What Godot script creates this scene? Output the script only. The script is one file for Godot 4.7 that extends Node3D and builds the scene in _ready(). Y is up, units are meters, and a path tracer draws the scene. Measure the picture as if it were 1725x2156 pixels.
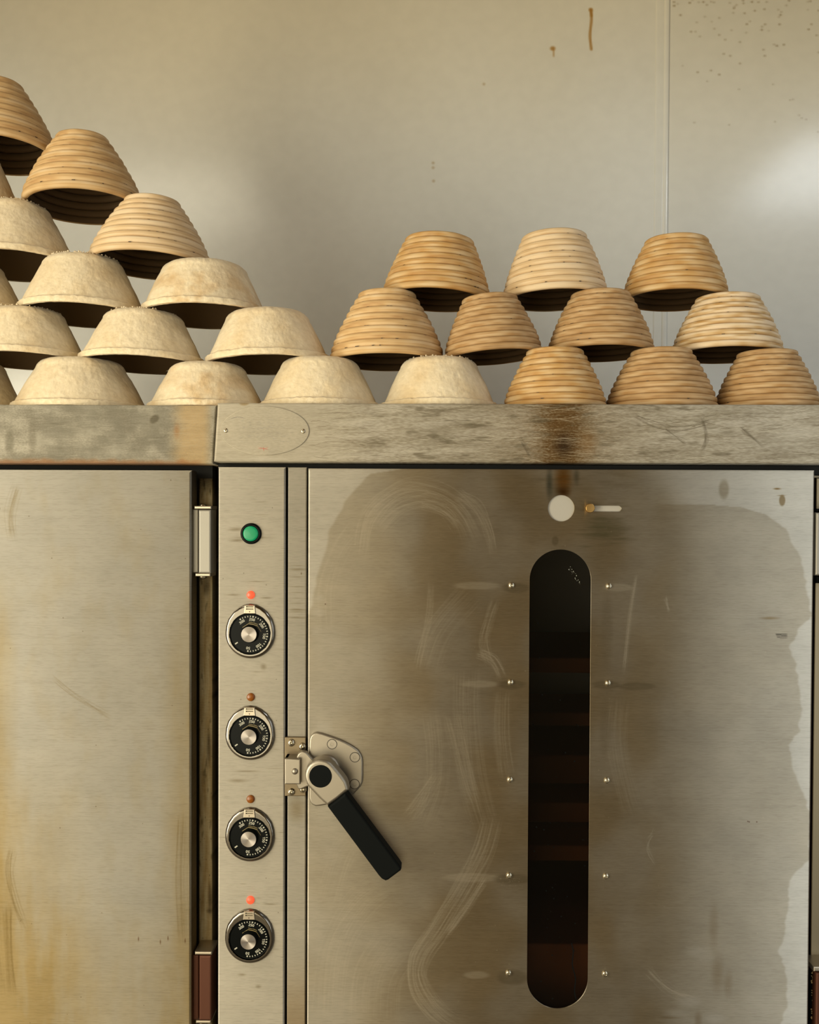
extends Node3D
# A bakery corner: proofing baskets stacked on a steel cabinet and an oven, in front of a glossy panelled wall.

const F := 1950.0                       # focal length in pixels of the 1725 x 2156 frame
const MID := 1130.0                     # the row of the frame that the optical axis meets (the lens is shifted up)
var cam_at := Vector3(0, 1.30, 1.509)
var cam_turn := Basis(Vector3.UP, 0.0111) * Basis(Vector3.RIGHT, -0.0170) * Basis(Vector3.BACK, 0.0045)
var rng := RandomNumberGenerator.new()
var S := {}                             # shared materials
var used := {}


# ---------------------------------------------------------------- scene helpers
func on(px: float, py: float, z: float) -> Vector3:
	# the point of the plane z = const that lies behind a place of the photograph
	var d := cam_turn * Vector3((px - 862.5) / F, -(py - MID) / F, -1.0)
	return cam_at + d * ((z - cam_at.z) / d.z)


func on2(px: float, py: float, z: float) -> Vector2:
	var p := on(px, py, z)
	return Vector2(p.x, p.y)


func outline(points: Array, z: float) -> PackedVector2Array:
	var out := PackedVector2Array()
	for p in points:
		out.append(on2(p[0], p[1], z))
	return out


func numbered(called: String) -> String:
	var n: int = used.get(called, 0)
	used[called] = n + 1
	return called if n == 0 else "%s_%03d" % [called, n]


func thing(called: String, label: String, category: String, at := Vector3.ZERO, group := "") -> Node3D:
	var o := Node3D.new()
	o.name = numbered(called)
	add_child(o, true)
	o.position = at
	tag(o, label, category, group)
	return o


func tag(o: Node3D, label: String, category: String, group := "") -> void:
	o.set_meta("label", label)
	o.set_meta("category", category)
	if group:
		o.set_meta("group", group)


func part(called: String, mesh: Mesh, mat: Material, parent: Node3D, at := Vector3.ZERO, label := "") -> MeshInstance3D:
	var o := MeshInstance3D.new()
	o.name = called
	if parent.has_node(called):
		var k := 1
		while parent.has_node("%s_%03d" % [called, k]):
			k += 1
		o.name = "%s_%03d" % [called, k]
	o.mesh = mesh
	o.material_override = mat
	o.position = at
	if label:
		o.set_meta("label", label)
	parent.add_child(o, true)
	return o


func struct(called: String, mesh: Mesh, mat: Material, at := Vector3.ZERO) -> MeshInstance3D:
	var o := part(called, mesh, mat, self, at)
	o.set_meta("kind", "structure")
	return o


# ---------------------------------------------------------------- mesh helpers
class Shape:
	var v := PackedVector3Array()
	var n := PackedVector3Array()
	var uv := PackedVector2Array()
	var c := PackedColorArray()
	var colored := false
	var tint := Color.WHITE

	func put(p: Vector3, m: Vector3, t: Vector2) -> void:
		v.append(p)
		n.append(m)
		uv.append(t)
		c.append(tint)

	func tri(a: Vector3, b: Vector3, d: Vector3, na: Vector3, nb: Vector3, nd: Vector3, ta := Vector2.ZERO, tb := Vector2.ZERO, td := Vector2.ZERO) -> void:
		if (b - a).cross(d - a).dot(na + nb + nd) > 0.0:
			put(a, na, ta)
			put(d, nd, td)
			put(b, nb, tb)
		else:
			put(a, na, ta)
			put(b, nb, tb)
			put(d, nd, td)

	func quad(a: Vector3, b: Vector3, d: Vector3, e: Vector3, na: Vector3, nb: Vector3, nd: Vector3, ne: Vector3, ta := Vector2.ZERO, tb := Vector2.ZERO, td := Vector2.ZERO, te := Vector2.ZERO) -> void:
		tri(a, b, d, na, nb, nd, ta, tb, td)
		tri(a, d, e, na, nd, ne, ta, td, te)

	func mesh(second: Shape = null) -> ArrayMesh:
		var out := ArrayMesh.new()
		add_to(out)
		if second:
			second.add_to(out)
		return out

	func add_to(out: ArrayMesh) -> void:
		var a := []
		a.resize(Mesh.ARRAY_MAX)
		a[Mesh.ARRAY_VERTEX] = v
		a[Mesh.ARRAY_NORMAL] = n
		a[Mesh.ARRAY_TEX_UV] = uv
		if colored:
			a[Mesh.ARRAY_COLOR] = c
		out.add_surface_from_arrays(Mesh.PRIMITIVE_TRIANGLES, a)


func inset(poly: PackedVector2Array, by: float) -> PackedVector2Array:
	var out := PackedVector2Array()
	var k := poly.size()
	for i in k:
		var a := (poly[i] - poly[(i + k - 1) % k]).normalized()
		var b := (poly[(i + 1) % k] - poly[i]).normalized()
		var na := Vector2(a.y, -a.x)
		var nb := Vector2(b.y, -b.x)
		var m := (na + nb).normalized()
		out.append(poly[i] - m * by / maxf(0.35, m.dot(na)))
	return out


func ccw(poly: PackedVector2Array) -> PackedVector2Array:
	if Geometry2D.is_polygon_clockwise(poly):
		poly.reverse()
	# Geometry2D works with y down: here y is up, so test by area
	var s := 0.0
	for i in poly.size():
		s += poly[i].cross(poly[(i + 1) % poly.size()])
	if s < 0.0:
		poly.reverse()
	return poly


func side_normals(poly: PackedVector2Array) -> Array:
	# for every edge the normals at its two ends, smooth over shallow corners
	var k := poly.size()
	var e := []
	for i in k:
		var d := (poly[(i + 1) % k] - poly[i]).normalized()
		e.append(Vector2(d.y, -d.x))
	var out := []
	for i in k:
		var pre: Vector2 = e[(i + k - 1) % k]
		var cur: Vector2 = e[i]
		var nxt: Vector2 = e[(i + 1) % k]
		var a := (pre + cur).normalized() if pre.dot(cur) > 0.8 else cur
		var b := (nxt + cur).normalized() if nxt.dot(cur) > 0.8 else cur
		out.append([a, b])
	return out


func plate(s: Shape, poly: PackedVector2Array, z1: float, z0: float, bev := 0.0, steps := 1, holes := [], regions := [], rect := Rect2(), back := false, hole_deep := 0.0) -> void:
	# a slab with the given outline, its front at z1, its back at z0, and a rounded front edge
	poly = ccw(poly)
	if rect.size == Vector2.ZERO:
		rect = Rect2(poly[0], Vector2.ZERO)
		for p in poly:
			rect = rect.expand(p)
	var uvf := func(p: Vector2) -> Vector2: return Vector2((p.x - rect.position.x) / rect.size.x, 1.0 - (p.y - rect.position.y) / rect.size.y)
	var rings := []
	for k in steps + 1:
		var a := PI / 2 * k / steps
		rings.append([inset(poly, bev * (1.0 - cos(a))), z1 - bev + bev * sin(a), a])
	if bev == 0.0:
		rings = [[poly, z1, 0.0]]
	var nn := side_normals(poly)
	var cnt := poly.size()
	rings.push_front([poly, z0, 0.0])
	for r in rings.size() - 1:
		var lo = rings[r]
		var hi = rings[r + 1]
		for i in cnt:
			var j := (i + 1) % cnt
			var ni: Vector2 = nn[i][0]
			var nj: Vector2 = nn[i][1]
			var f := func(m: Vector2, a: float) -> Vector3: return Vector3(m.x * cos(a), m.y * cos(a), sin(a))
			var p0: Vector2 = lo[0][i]
			var p1: Vector2 = lo[0][j]
			var p2: Vector2 = hi[0][j]
			var p3: Vector2 = hi[0][i]
			s.quad(Vector3(p0.x, p0.y, lo[1]), Vector3(p1.x, p1.y, lo[1]), Vector3(p2.x, p2.y, hi[1]), Vector3(p3.x, p3.y, hi[1]),
				f.call(ni, lo[2]), f.call(nj, lo[2]), f.call(nj, hi[2]), f.call(ni, hi[2]), uvf.call(p0), uvf.call(p1), uvf.call(p2), uvf.call(p3))
	var front: PackedVector2Array = rings[-1][0]
	var pieces := []
	if holes.is_empty():
		pieces = [front]
	else:
		for g in regions:
			var left: Array = Geometry2D.intersect_polygons(front, g)
			for h in holes:
				var nextp := []
				for piece in left:
					nextp.append_array(Geometry2D.clip_polygons(piece, h))
				left = nextp
			pieces.append_array(left)
	for piece in pieces:
		var ids := Geometry2D.triangulate_polygon(piece)
		for t in range(0, ids.size(), 3):
			var a: Vector2 = piece[ids[t]]
			var b: Vector2 = piece[ids[t + 1]]
			var d: Vector2 = piece[ids[t + 2]]
			s.tri(Vector3(a.x, a.y, z1), Vector3(b.x, b.y, z1), Vector3(d.x, d.y, z1), Vector3.BACK, Vector3.BACK, Vector3.BACK, uvf.call(a), uvf.call(b), uvf.call(d))
			if back:
				s.tri(Vector3(a.x, a.y, z0), Vector3(b.x, b.y, z0), Vector3(d.x, d.y, z0), Vector3.FORWARD, Vector3.FORWARD, Vector3.FORWARD, uvf.call(a), uvf.call(b), uvf.call(d))
	var hz := z1 - hole_deep if hole_deep > 0.0 else z0
	for h in holes:
		h = ccw(h)
		var hn := side_normals(h)
		for i in h.size():
			var j: int = (i + 1) % h.size()
			var p: Vector2 = h[i]
			var q: Vector2 = h[j]
			var ni := -Vector3(hn[i][0].x, hn[i][0].y, 0)
			var nj := -Vector3(hn[i][1].x, hn[i][1].y, 0)
			s.quad(Vector3(p.x, p.y, hz), Vector3(q.x, q.y, hz), Vector3(q.x, q.y, z1), Vector3(p.x, p.y, z1), ni, nj, nj, ni, uvf.call(p), uvf.call(q), uvf.call(q), uvf.call(p))


func rect_poly(x0: float, y0: float, x1: float, y1: float) -> PackedVector2Array:
	return PackedVector2Array([Vector2(x0, y0), Vector2(x1, y0), Vector2(x1, y1), Vector2(x0, y1)])


func round_poly(at: Vector2, r: float, k := 40, ry := 0.0) -> PackedVector2Array:
	var out := PackedVector2Array()
	for i in k:
		var a := TAU * i / k
		out.append(at + Vector2(cos(a) * r, sin(a) * (ry if ry > 0.0 else r)))
	return out


func stadium(a: Vector2, b: Vector2, r: float, k := 20) -> PackedVector2Array:
	# the outline of a slot with round ends at a and b
	var out := PackedVector2Array()
	var d := (b - a).angle()
	for i in k + 1:
		out.append(b + Vector2.from_angle(d - PI / 2 + PI * i / k) * r)
	for i in k + 1:
		out.append(a + Vector2.from_angle(d + PI / 2 + PI * i / k) * r)
	return out


func slab(p: Vector3, q: Vector3, bev := 0.002, steps := 2, rect := Rect2()) -> ArrayMesh:
	# a box between two corners, front edges rounded
	var s := Shape.new()
	plate(s, rect_poly(p.x, p.y, q.x, q.y), maxf(p.z, q.z), minf(p.z, q.z), bev, steps, [], [], rect, true)
	return s.mesh()


func turned(s: Shape, strips: Array, seg := 48, axis_z := true, at := Vector3.ZERO) -> void:
	# a lathe: strips of (radius, height), smooth inside a strip; about z (facing the viewer) or about y
	for strip in strips:
		var k: int = strip.size()
		var nor := []
		for i in k:
			var a: Vector2 = strip[maxi(0, i - 1)]
			var b: Vector2 = strip[mini(k - 1, i + 1)]
			var d := (b - a).normalized()
			nor.append(Vector2(d.y, -d.x))
		for i in k - 1:
			for j in seg:
				var q := []
				for e in [[i, j], [i, j + 1], [i + 1, j + 1], [i + 1, j]]:
					var ang: float = TAU * e[1] / seg
					var pr: Vector2 = strip[e[0]]
					var m: Vector2 = nor[e[0]]
					var u := Vector3(cos(ang), sin(ang), 0) if axis_z else Vector3(cos(ang), 0, sin(ang))
					var w := Vector3.BACK if axis_z else Vector3.UP
					q.append([at + u * pr.x + w * pr.y, (u * m.x + w * m.y).normalized(), Vector2(float(e[1]) / seg, float(e[0]) / (k - 1))])
				s.quad(q[0][0], q[1][0], q[2][0], q[3][0], q[0][1], q[1][1], q[2][1], q[3][1], q[0][2], q[1][2], q[2][2], q[3][2])


func dome(r: float, h: float, steps := 5, base := 0.0) -> Array:
	var out := []
	for i in steps + 1:
		var a := PI / 2 * i / steps
		out.append(Vector2(r * cos(a), base + h * sin(a)))
	return out


func screw_head(r: float, h: float, socket := true) -> ArrayMesh:
	# a domed head with a hexagonal-looking socket
	var s := Shape.new()
	var o := []
	for i in 6:
		var a := PI / 2 * i / 5
		o.append(Vector2(r * (0.42 + 0.58 * cos(a)), h * sin(a)))
	turned(s, [[Vector2(r, -0.001), Vector2(r, 0)], o], 24)
	if socket:
		turned(s, [[Vector2(r * 0.42, h), Vector2(r * 0.36, h * 0.9)], [Vector2(r * 0.36, h * 0.9), Vector2(r * 0.30, h * 0.1)], [Vector2(r * 0.30, h * 0.1), Vector2(0, h * 0.02)]], 6)
	else:
		turned(s, [[Vector2(r * 0.42, h), Vector2(0, h)]], 24)
	return s.mesh()


# ---------------------------------------------------------------- texture helpers
func dab(im: Image, x: float, y: float, rx: float, ry: float, col: Color, a: float, hard := 0.0, turn := 0.0) -> void:
	var w := im.get_width()
	var h := im.get_height()
	var m := maxf(rx, ry)
	var c := cos(turn)
	var s := sin(turn)
	for j in range(maxi(0, int(y - m)), mini(h, int(y + m) + 2)):
		for i in range(maxi(0, int(x - m)), mini(w, int(x + m) + 2)):
			var dx := i - x
			var dy := j - y
			var e := Vector2((dx * c + dy * s) / rx, (-dx * s + dy * c) / ry).length()
			if e < 1.0:
				var k := a * (1.0 - smoothstep(hard, 1.0, e))
				im.set_pixel(i, j, im.get_pixel(i, j).lerp(col, k))


func stroke(im: Image, points: Array, col: Color, a: float, wide := 1.0) -> void:
	# a thin line along a smooth curve through the points
	var cv := Curve2D.new()
	for i in points.size():
		var p: Vector2 = points[i]
		var t := (Vector2(points[mini(i + 1, points.size() - 1)]) - Vector2(points[maxi(i - 1, 0)])) / 6.0
		cv.add_point(p, -t, t)
	var n := int(cv.get_baked_length())
	for k in n:
		var p := cv.sample_baked(k)
		var f := a * smoothstep(0.0, 0.12, float(k) / n) * (1.0 - smoothstep(0.8, 1.0, float(k) / n))
		for dx in range(-int(wide), int(wide) + 1):
			var x := int(p.x) + dx
			var y := int(p.y)
			if x >= 0 and y >= 0 and x < im.get_width() and y < im.get_height():
				im.set_pixel(x, y, im.get_pixel(x, y).lerp(col, f * (1.0 - absf(dx) / (wide + 1.0))))


func swipe(im: Image, points: Array, width: float, lines: int, col: Color, a: float) -> void:
	# a bundle of thin wiping lines
	for k in lines:
		var off := rng.randf_range(-0.5, 0.5) * width
		var moved := []
		for i in points.size():
			var d := (Vector2(points[mini(i + 1, points.size() - 1)]) - Vector2(points[maxi(i - 1, 0)])).normalized()
			moved.append(Vector2(points[i]) + Vector2(-d.y, d.x) * off + Vector2(rng.randf_range(-3, 3), rng.randf_range(-8, 8)))
		stroke(im, moved, col, a * rng.randf_range(0.25, 1.0), 1.0 if rng.randf() < 0.7 else 2.0)


func noise(freq: float, octaves := 3, sd := 1) -> FastNoiseLite:
	var f := FastNoiseLite.new()
	f.seed = sd
	f.frequency = freq
	f.fractal_octaves = octaves
	return f


func texture_of(im: Image) -> ImageTexture:
	im.convert(Image.FORMAT_RGB8)
	return ImageTexture.create_from_image(im)


func brush_marks(w: int, h: int, strength: float, sd: int) -> Image:
	# fine brushing along x, to be laid over a texture: every row has a phase of its own
	var r := RandomNumberGenerator.new()
	r.seed = sd
	var f := noise(0.035, 2, sd)
	var im := Image.create(w, h, false, Image.FORMAT_RGBA8)
	for y in h:
		var row := r.randf_range(-0.7, 0.7)
		var at := r.randf() * 20000.0
		for x in w:
			var k := row * 0.6 + 1.2 * f.get_noise_2d(at + x, y * 40.0)
			im.set_pixel(x, y, Color(1, 0.97, 0.9, clampf(k, 0, 1) * strength) if k > 0.0 else Color(0.25, 0.2, 0.12, clampf(-k, 0, 1) * strength))
	return im


func brushed(im: Image) -> ImageTexture:
	im.convert(Image.FORMAT_RGBA8)
	var m: Image = S.brush
	for y in range(0, im.get_height(), m.get_height()):
		for x in range(0, im.get_width(), m.get_width()):
			im.blend_rect(m, Rect2i(Vector2i.ZERO, m.get_size()), Vector2i(x, y))
	return texture_of(im)


func noise_texture(freq: float, oct: int, sd: int, colors: Array = [], normal := 0.0, size := 512) -> NoiseTexture2D:
	var t := NoiseTexture2D.new()
	t.width = size
	t.height = size
	t.seamless = true
	t.noise = noise(freq, oct, sd)
	if normal > 0.0:
		t.as_normal_map = true
		t.bump_strength = normal
	if colors.size():
		var g := Gradient.new()
		g.offsets = PackedFloat32Array(range(colors.size()).map(func(i): return float(i) / (colors.size() - 1)))
		g.colors = PackedColorArray(colors)
		t.color_ramp = g
	return t


func plain(col: Color, rough := 0.6, metal := 0.0) -> StandardMaterial3D:
	var m := StandardMaterial3D.new()
	m.albedo_color = col
	m.roughness = rough
	m.metallic = metal
	return m


func steel(col: Color, rough := 0.36, aniso := 0.85, tex: Texture2D = null, bare := 1.0) -> StandardMaterial3D:
	# brushed along x; bare: how much of it is clean metal, the rest lies under dust and grease
	var m := plain(col, rough, bare)
	m.anisotropy_enabled = true
	m.anisotropy = -aniso               # rough across the brushing, smooth along it
	if tex:
		m.albedo_texture = tex
		m.texture_repeat = false
	return m


func glowing(col: Color, energy: float, base := Color.BLACK) -> StandardMaterial3D:
	var m := plain(base, 0.35)
	m.emission_enabled = true
	m.emission = col
	m.emission_energy_multiplier = energy
	return m


# ---------------------------------------------------------------- the place
func _ready() -> void:
	rng.seed = 7
	make_camera_and_light()
	make_materials()
	make_room()
	make_cabinet()
	make_oven()
	make_baskets()


const LEFT := -2.1
const RIGHT := 2.5
const BACK := -0.95
const FRONT := 2.6
const HIGH := 2.9


func area_light(at: Vector3, facing: Vector3, size: Vector2, col: Color, energy: float) -> void:
	var l := AreaLight3D.new()
	l.name = "area_light"
	l.area_size = size
	l.light_color = col
	l.light_energy = energy
	l.shadow_enabled = true
	l.set("area_range", 12.0)
	l.set("area_attenuation", 2.0)
	l.position = at
	add_child(l, true)
	l.look_at(at + facing, Vector3.UP if absf(facing.y) < 0.9 else Vector3.FORWARD)


func make_camera_and_light() -> void:
	var c := Camera3D.new()
	c.name = "camera"
	c.transform = Transform3D(cam_turn, cam_at)
	c.projection = Camera3D.PROJECTION_FRUSTUM
	c.near = 0.05
	c.size = 0.05 * 2156.0 / F
	c.frustum_offset = Vector2(0, 0.05 * (MID - 1078.0) / F)
	c.far = 40.0
	add_child(c)
	c.current = true
	var e := Environment.new()
	e.background_mode = Environment.BG_COLOR
	e.background_color = Color(0.5, 0.55, 0.6)
	e.tonemap_mode = Environment.TONE_MAPPER_LINEAR
	e.tonemap_exposure = 1.0
	e.sdfgi_enabled = true
	e.ssao_enabled = true
	e.ssil_enabled = true
	var w := WorldEnvironment.new()
	w.name = "world"
	w.environment = e
	add_child(w)
	# daylight through the frosted windows (left, right, opposite; one opposite is added), and the ceiling lamps
	area_light(Vector3(LEFT + 0.06, 1.1, 1.75), Vector3.RIGHT, Vector2(1.2, 1.9), Color(1.0, 0.965, 0.86), 9.6)
	area_light(Vector3(-1.05, 1.0, FRONT - 0.05), Vector3.FORWARD, Vector2(1.8, 1.9), Color(1.0, 0.965, 0.84), 2.3)  # added source opposite, brightens the left steel
	area_light(Vector3(1.88, 1.0, FRONT - 0.05), Vector3.FORWARD, Vector2(1.0, 1.9), Color(0.97, 0.99, 0.97), 1.8)
	area_light(Vector3(RIGHT - 0.06, 1.65, 1.2), Vector3.LEFT, Vector2(1.0, 1.1), Color(0.95, 0.98, 1.0), 0.3)
	area_light(Vector3(-1.12, HIGH - 0.1, 1.05), Vector3.DOWN, Vector2(0.7, 0.9), Color(1.0, 0.965, 0.86), 0.6)
	area_light(Vector3(1.78, HIGH - 0.1, 0.64), Vector3.DOWN, Vector2(0.6, 0.8), Color(0.95, 0.98, 1.0), 0.9)


func make_materials() -> void:
	S.brush = brush_marks(640, 600, 0.085, 5)
	S.chrome = plain(Color(0.52, 0.50, 0.47), 0.17, 1.0)
	S.bolt = plain(Color(0.74, 0.71, 0.64), 0.24, 1.0)
	S.satin = plain(Color(0.74, 0.70, 0.63), 0.42, 1.0)
	S.satin_dark = plain(Color(0.55, 0.50, 0.42), 0.4, 1.0)
	S.alu = plain(Color(0.66, 0.63, 0.58), 0.5, 1.0)
	S.black = plain(Color(0.022, 0.035, 0.033), 0.75)
	S.black.metallic_specular = 0.25
	S.black_gloss = plain(Color(0.015, 0.028, 0.028), 0.3)
	S.black_gloss.metallic_specular = 0.25
	S.gap_shade = plain(Color(0.035, 0.040, 0.032), 0.85)  # near-black fill that stands for the shadow in the gaps
	S.white_print = plain(Color(0.70, 0.69, 0.63), 0.6)
	S.gold_glint = plain(Color(0.48, 0.42, 0.26), 0.5)  # colour of the glints drawn round the knob
	S.cast = plain(Color(0.63, 0.60, 0.55), 0.45, 1.0)
	S.cast_dull = plain(Color(0.50, 0.45, 0.37), 0.42, 1.0)
	S.hinge_pale = plain(Color(0.60, 0.585, 0.55), 0.5, 0.6)
	S.hinge_brown = plain(Color(0.36, 0.22, 0.16), 0.55, 0.6)  # rust brown, with the mirrored floor put into the colour
	S.slot_grey = plain(Color(0.42, 0.38, 0.30), 0.6)
	S.red_mark = plain(Color(0.25, 0.06, 0.04), 0.5)
	S.seat = plain(Color(0.20, 0.17, 0.13), 0.6)
	S.brass = plain(Color(0.72, 0.58, 0.36), 0.35, 1.0)
	S.vent = plain(Color(0.64, 0.62, 0.58), 0.7)
	S.tray = plain(Color(0.62, 0.34, 0.13), 0.7)
	S.staple = plain(Color(0.20, 0.13, 0.07), 0.6)
	S.spun = plain(Color(0.70, 0.67, 0.64), 0.55, 1.0)
	S.spun.anisotropy_enabled = true
	S.spun.anisotropy = -0.9
	S.green = glowing(Color(0.0, 0.55, 0.33), 0.22, Color(0.0, 0.5, 0.33))
	S.red_lit = glowing(Color(1.0, 0.36, 0.22), 0.85, Color(0.85, 0.25, 0.15))
	S.amber_off = plain(Color(0.50, 0.28, 0.05), 0.3)
	S.glass = StandardMaterial3D.new()
	S.glass.transparency = BaseMaterial3D.TRANSPARENCY_ALPHA
	S.glass.albedo_color = Color(0.02, 0.022, 0.02, 0.42)
	S.glass.metallic_specular = 0.3
	S.glass.roughness = 0.08
	make_textures()


func felt_material(sd: int, stain: float) -> StandardMaterial3D:
	var m := plain(Color.WHITE, 1.0)
	var c0 := Color(0.92, 0.865, 0.755)
	var c1 := Color(0.88, 0.79, 0.63).lerp(Color(0.70, 0.50, 0.26), stain * 0.6)
	m.albedo_texture = noise_texture(0.006, 4, sd, [c1, c1.lerp(c0, 0.6 - 0.3 * stain), c0, c0, c0.lerp(Color(0.93, 0.88, 0.77), 0.5)], 0.0, 512)
	m.uv1_triplanar = true
	m.uv1_scale = Vector3(3.1, 3.1, 3.1)
	m.uv1_offset = Vector3(sd * 0.31, sd * 0.17, 0)
	m.heightmap_enabled = true
	m.heightmap_scale = 0.15
	m.heightmap_texture = S.fuzz
	m.detail_enabled = true
	m.detail_albedo = S.fuzz_tint
	m.detail_blend_mode = BaseMaterial3D.BLEND_MODE_MUL
	m.detail_uv_layer = BaseMaterial3D.DETAIL_UV_1
	m.rim_enabled = true
	m.rim = 0.3
	return m


func cane_material(sd: int, dark: Color, mid: Color, pale: Color, flour: float) -> StandardMaterial3D:
	# fibres along the cane; paler on the crests, flour in patches
	var r := RandomNumberGenerator.new()
	r.seed = sd
	var a := noise(0.02, 3, sd)
	var b := noise(0.012, 2, sd + 5)
	var im := Image.create(768, 64, false, Image.FORMAT_RGBAF)
	for y in 64:
		var line := r.randf_range(-0.5, 0.5)
		var crest := 0.5 + 0.5 * cos(TAU * (y + 0.5) / 64)
		for x in 768:
			var q := Vector2.from_angle(TAU * x / 768.0)
			var k := 0.52 + 0.55 * a.get_noise_3d(q.x * 22.0, q.y * 22.0, y * 3.0) + 0.16 * line + 0.30 * b.get_noise_3d(q.x * 60.0, q.y * 60.0, y * 0.3)
			var f := clampf(flour * (crest * 0.8 + 0.9 * b.get_noise_3d(q.x * 70.0 + 900.0, q.y * 70.0, y * 0.5)), 0, 1)
			var c := dark.lerp(mid, clampf(k * 2, 0, 1)).lerp(pale, clampf(k * 2 - 1, 0, 1)).lerp(Color(0.84, 0.76, 0.64), f)
			im.set_pixel(x, y, c)
	var m := plain(Color.WHITE, 0.72)
	m.albedo_texture = texture_of(im)
	return m


const DULL := Color(0.80, 0.80, 0.80)     # how far short of a mirror the worn steel falls
const STEEL := Color(0.90, 0.878, 0.83)

func metal_base(w: int, h: int, half: int, sd: int, blotch: float, shade: Callable) -> Image:
	# steel with a faint cloudiness and whatever film shade() lays on it (asked in texture pixels)
	var im := Image.create(w / half, h / half, false, Image.FORMAT_RGBAF)
	var a := noise(0.006, 3, sd)
	var b := noise(0.03, 2, sd + 1)
	for y in h / half:
		for x in w / half:
			var k := 1.0 + blotch * (a.get_noise_2d(x * half, y * half) + 0.4 * b.get_noise_2d(x * half * 0.3, y * half))
			var c: Color = shade.call(x * half, y * half)
			im.set_pixel(x, y, Color(c.r * k, c.g * k, c.b * k))
	if half > 1:
		im.resize(w, h, Image.INTERPOLATE_BILINEAR)
	return im


func along(table: Array, at: float) -> float:
	# linear interpolation in a table of [key, value]
	if at <= table[0][0]:
		return table[0][1]
	for i in table.size() - 1:
		if at <= table[i + 1][0]:
			return lerpf(table[i][1], table[i + 1][1], (at - table[i][0]) / (table[i + 1][0] - table[i][0]))
	return table[-1][1]


func moved(points: Array, dx: float, dy: float) -> Array:
	return points.map(func(p): return Vector2(p[0] - dx, p[1] - dy))


func make_textures() -> void:
	S.fuzz = noise_texture(0.05, 4, 3)
	S.cane_inside_shade = plain(Color(0.34, 0.26, 0.16), 0.85)  # shade inside the baskets, put into the cane's colour
	S.shaded_lining = plain(Color(0.42, 0.34, 0.24), 1.0)  # darkened to stand for the shade inside the pulp baskets
	S.fuzz_tint = noise_texture(0.06, 3, 8, [Color(0.90, 0.88, 0.84), Color(1, 1, 1)])
	S.felt = [felt_material(1, 0.05), felt_material(2, 0.25), felt_material(3, 0.9)]
	S.cane = [
		cane_material(1, Color(0.64, 0.48, 0.29), Color(0.77, 0.635, 0.44), Color(0.84, 0.74, 0.59), 0.10),
		cane_material(2, Color(0.54, 0.34, 0.11), Color(0.69, 0.51, 0.26), Color(0.78, 0.67, 0.49), 0.42),
		cane_material(3, Color(0.45, 0.30, 0.13), Color(0.61, 0.45, 0.25), Color(0.73, 0.62, 0.46), 0.40),
		cane_material(4, Color(0.70, 0.56, 0.40), Color(0.80, 0.69, 0.53), Color(0.86, 0.775, 0.65), 0.15),
		cane_material(5, Color(0.50, 0.33, 0.13), Color(0.68, 0.52, 0.29), Color(0.80, 0.71, 0.56), 0.85)]
	door_texture()
	ledge_textures()
	small_textures()


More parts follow.
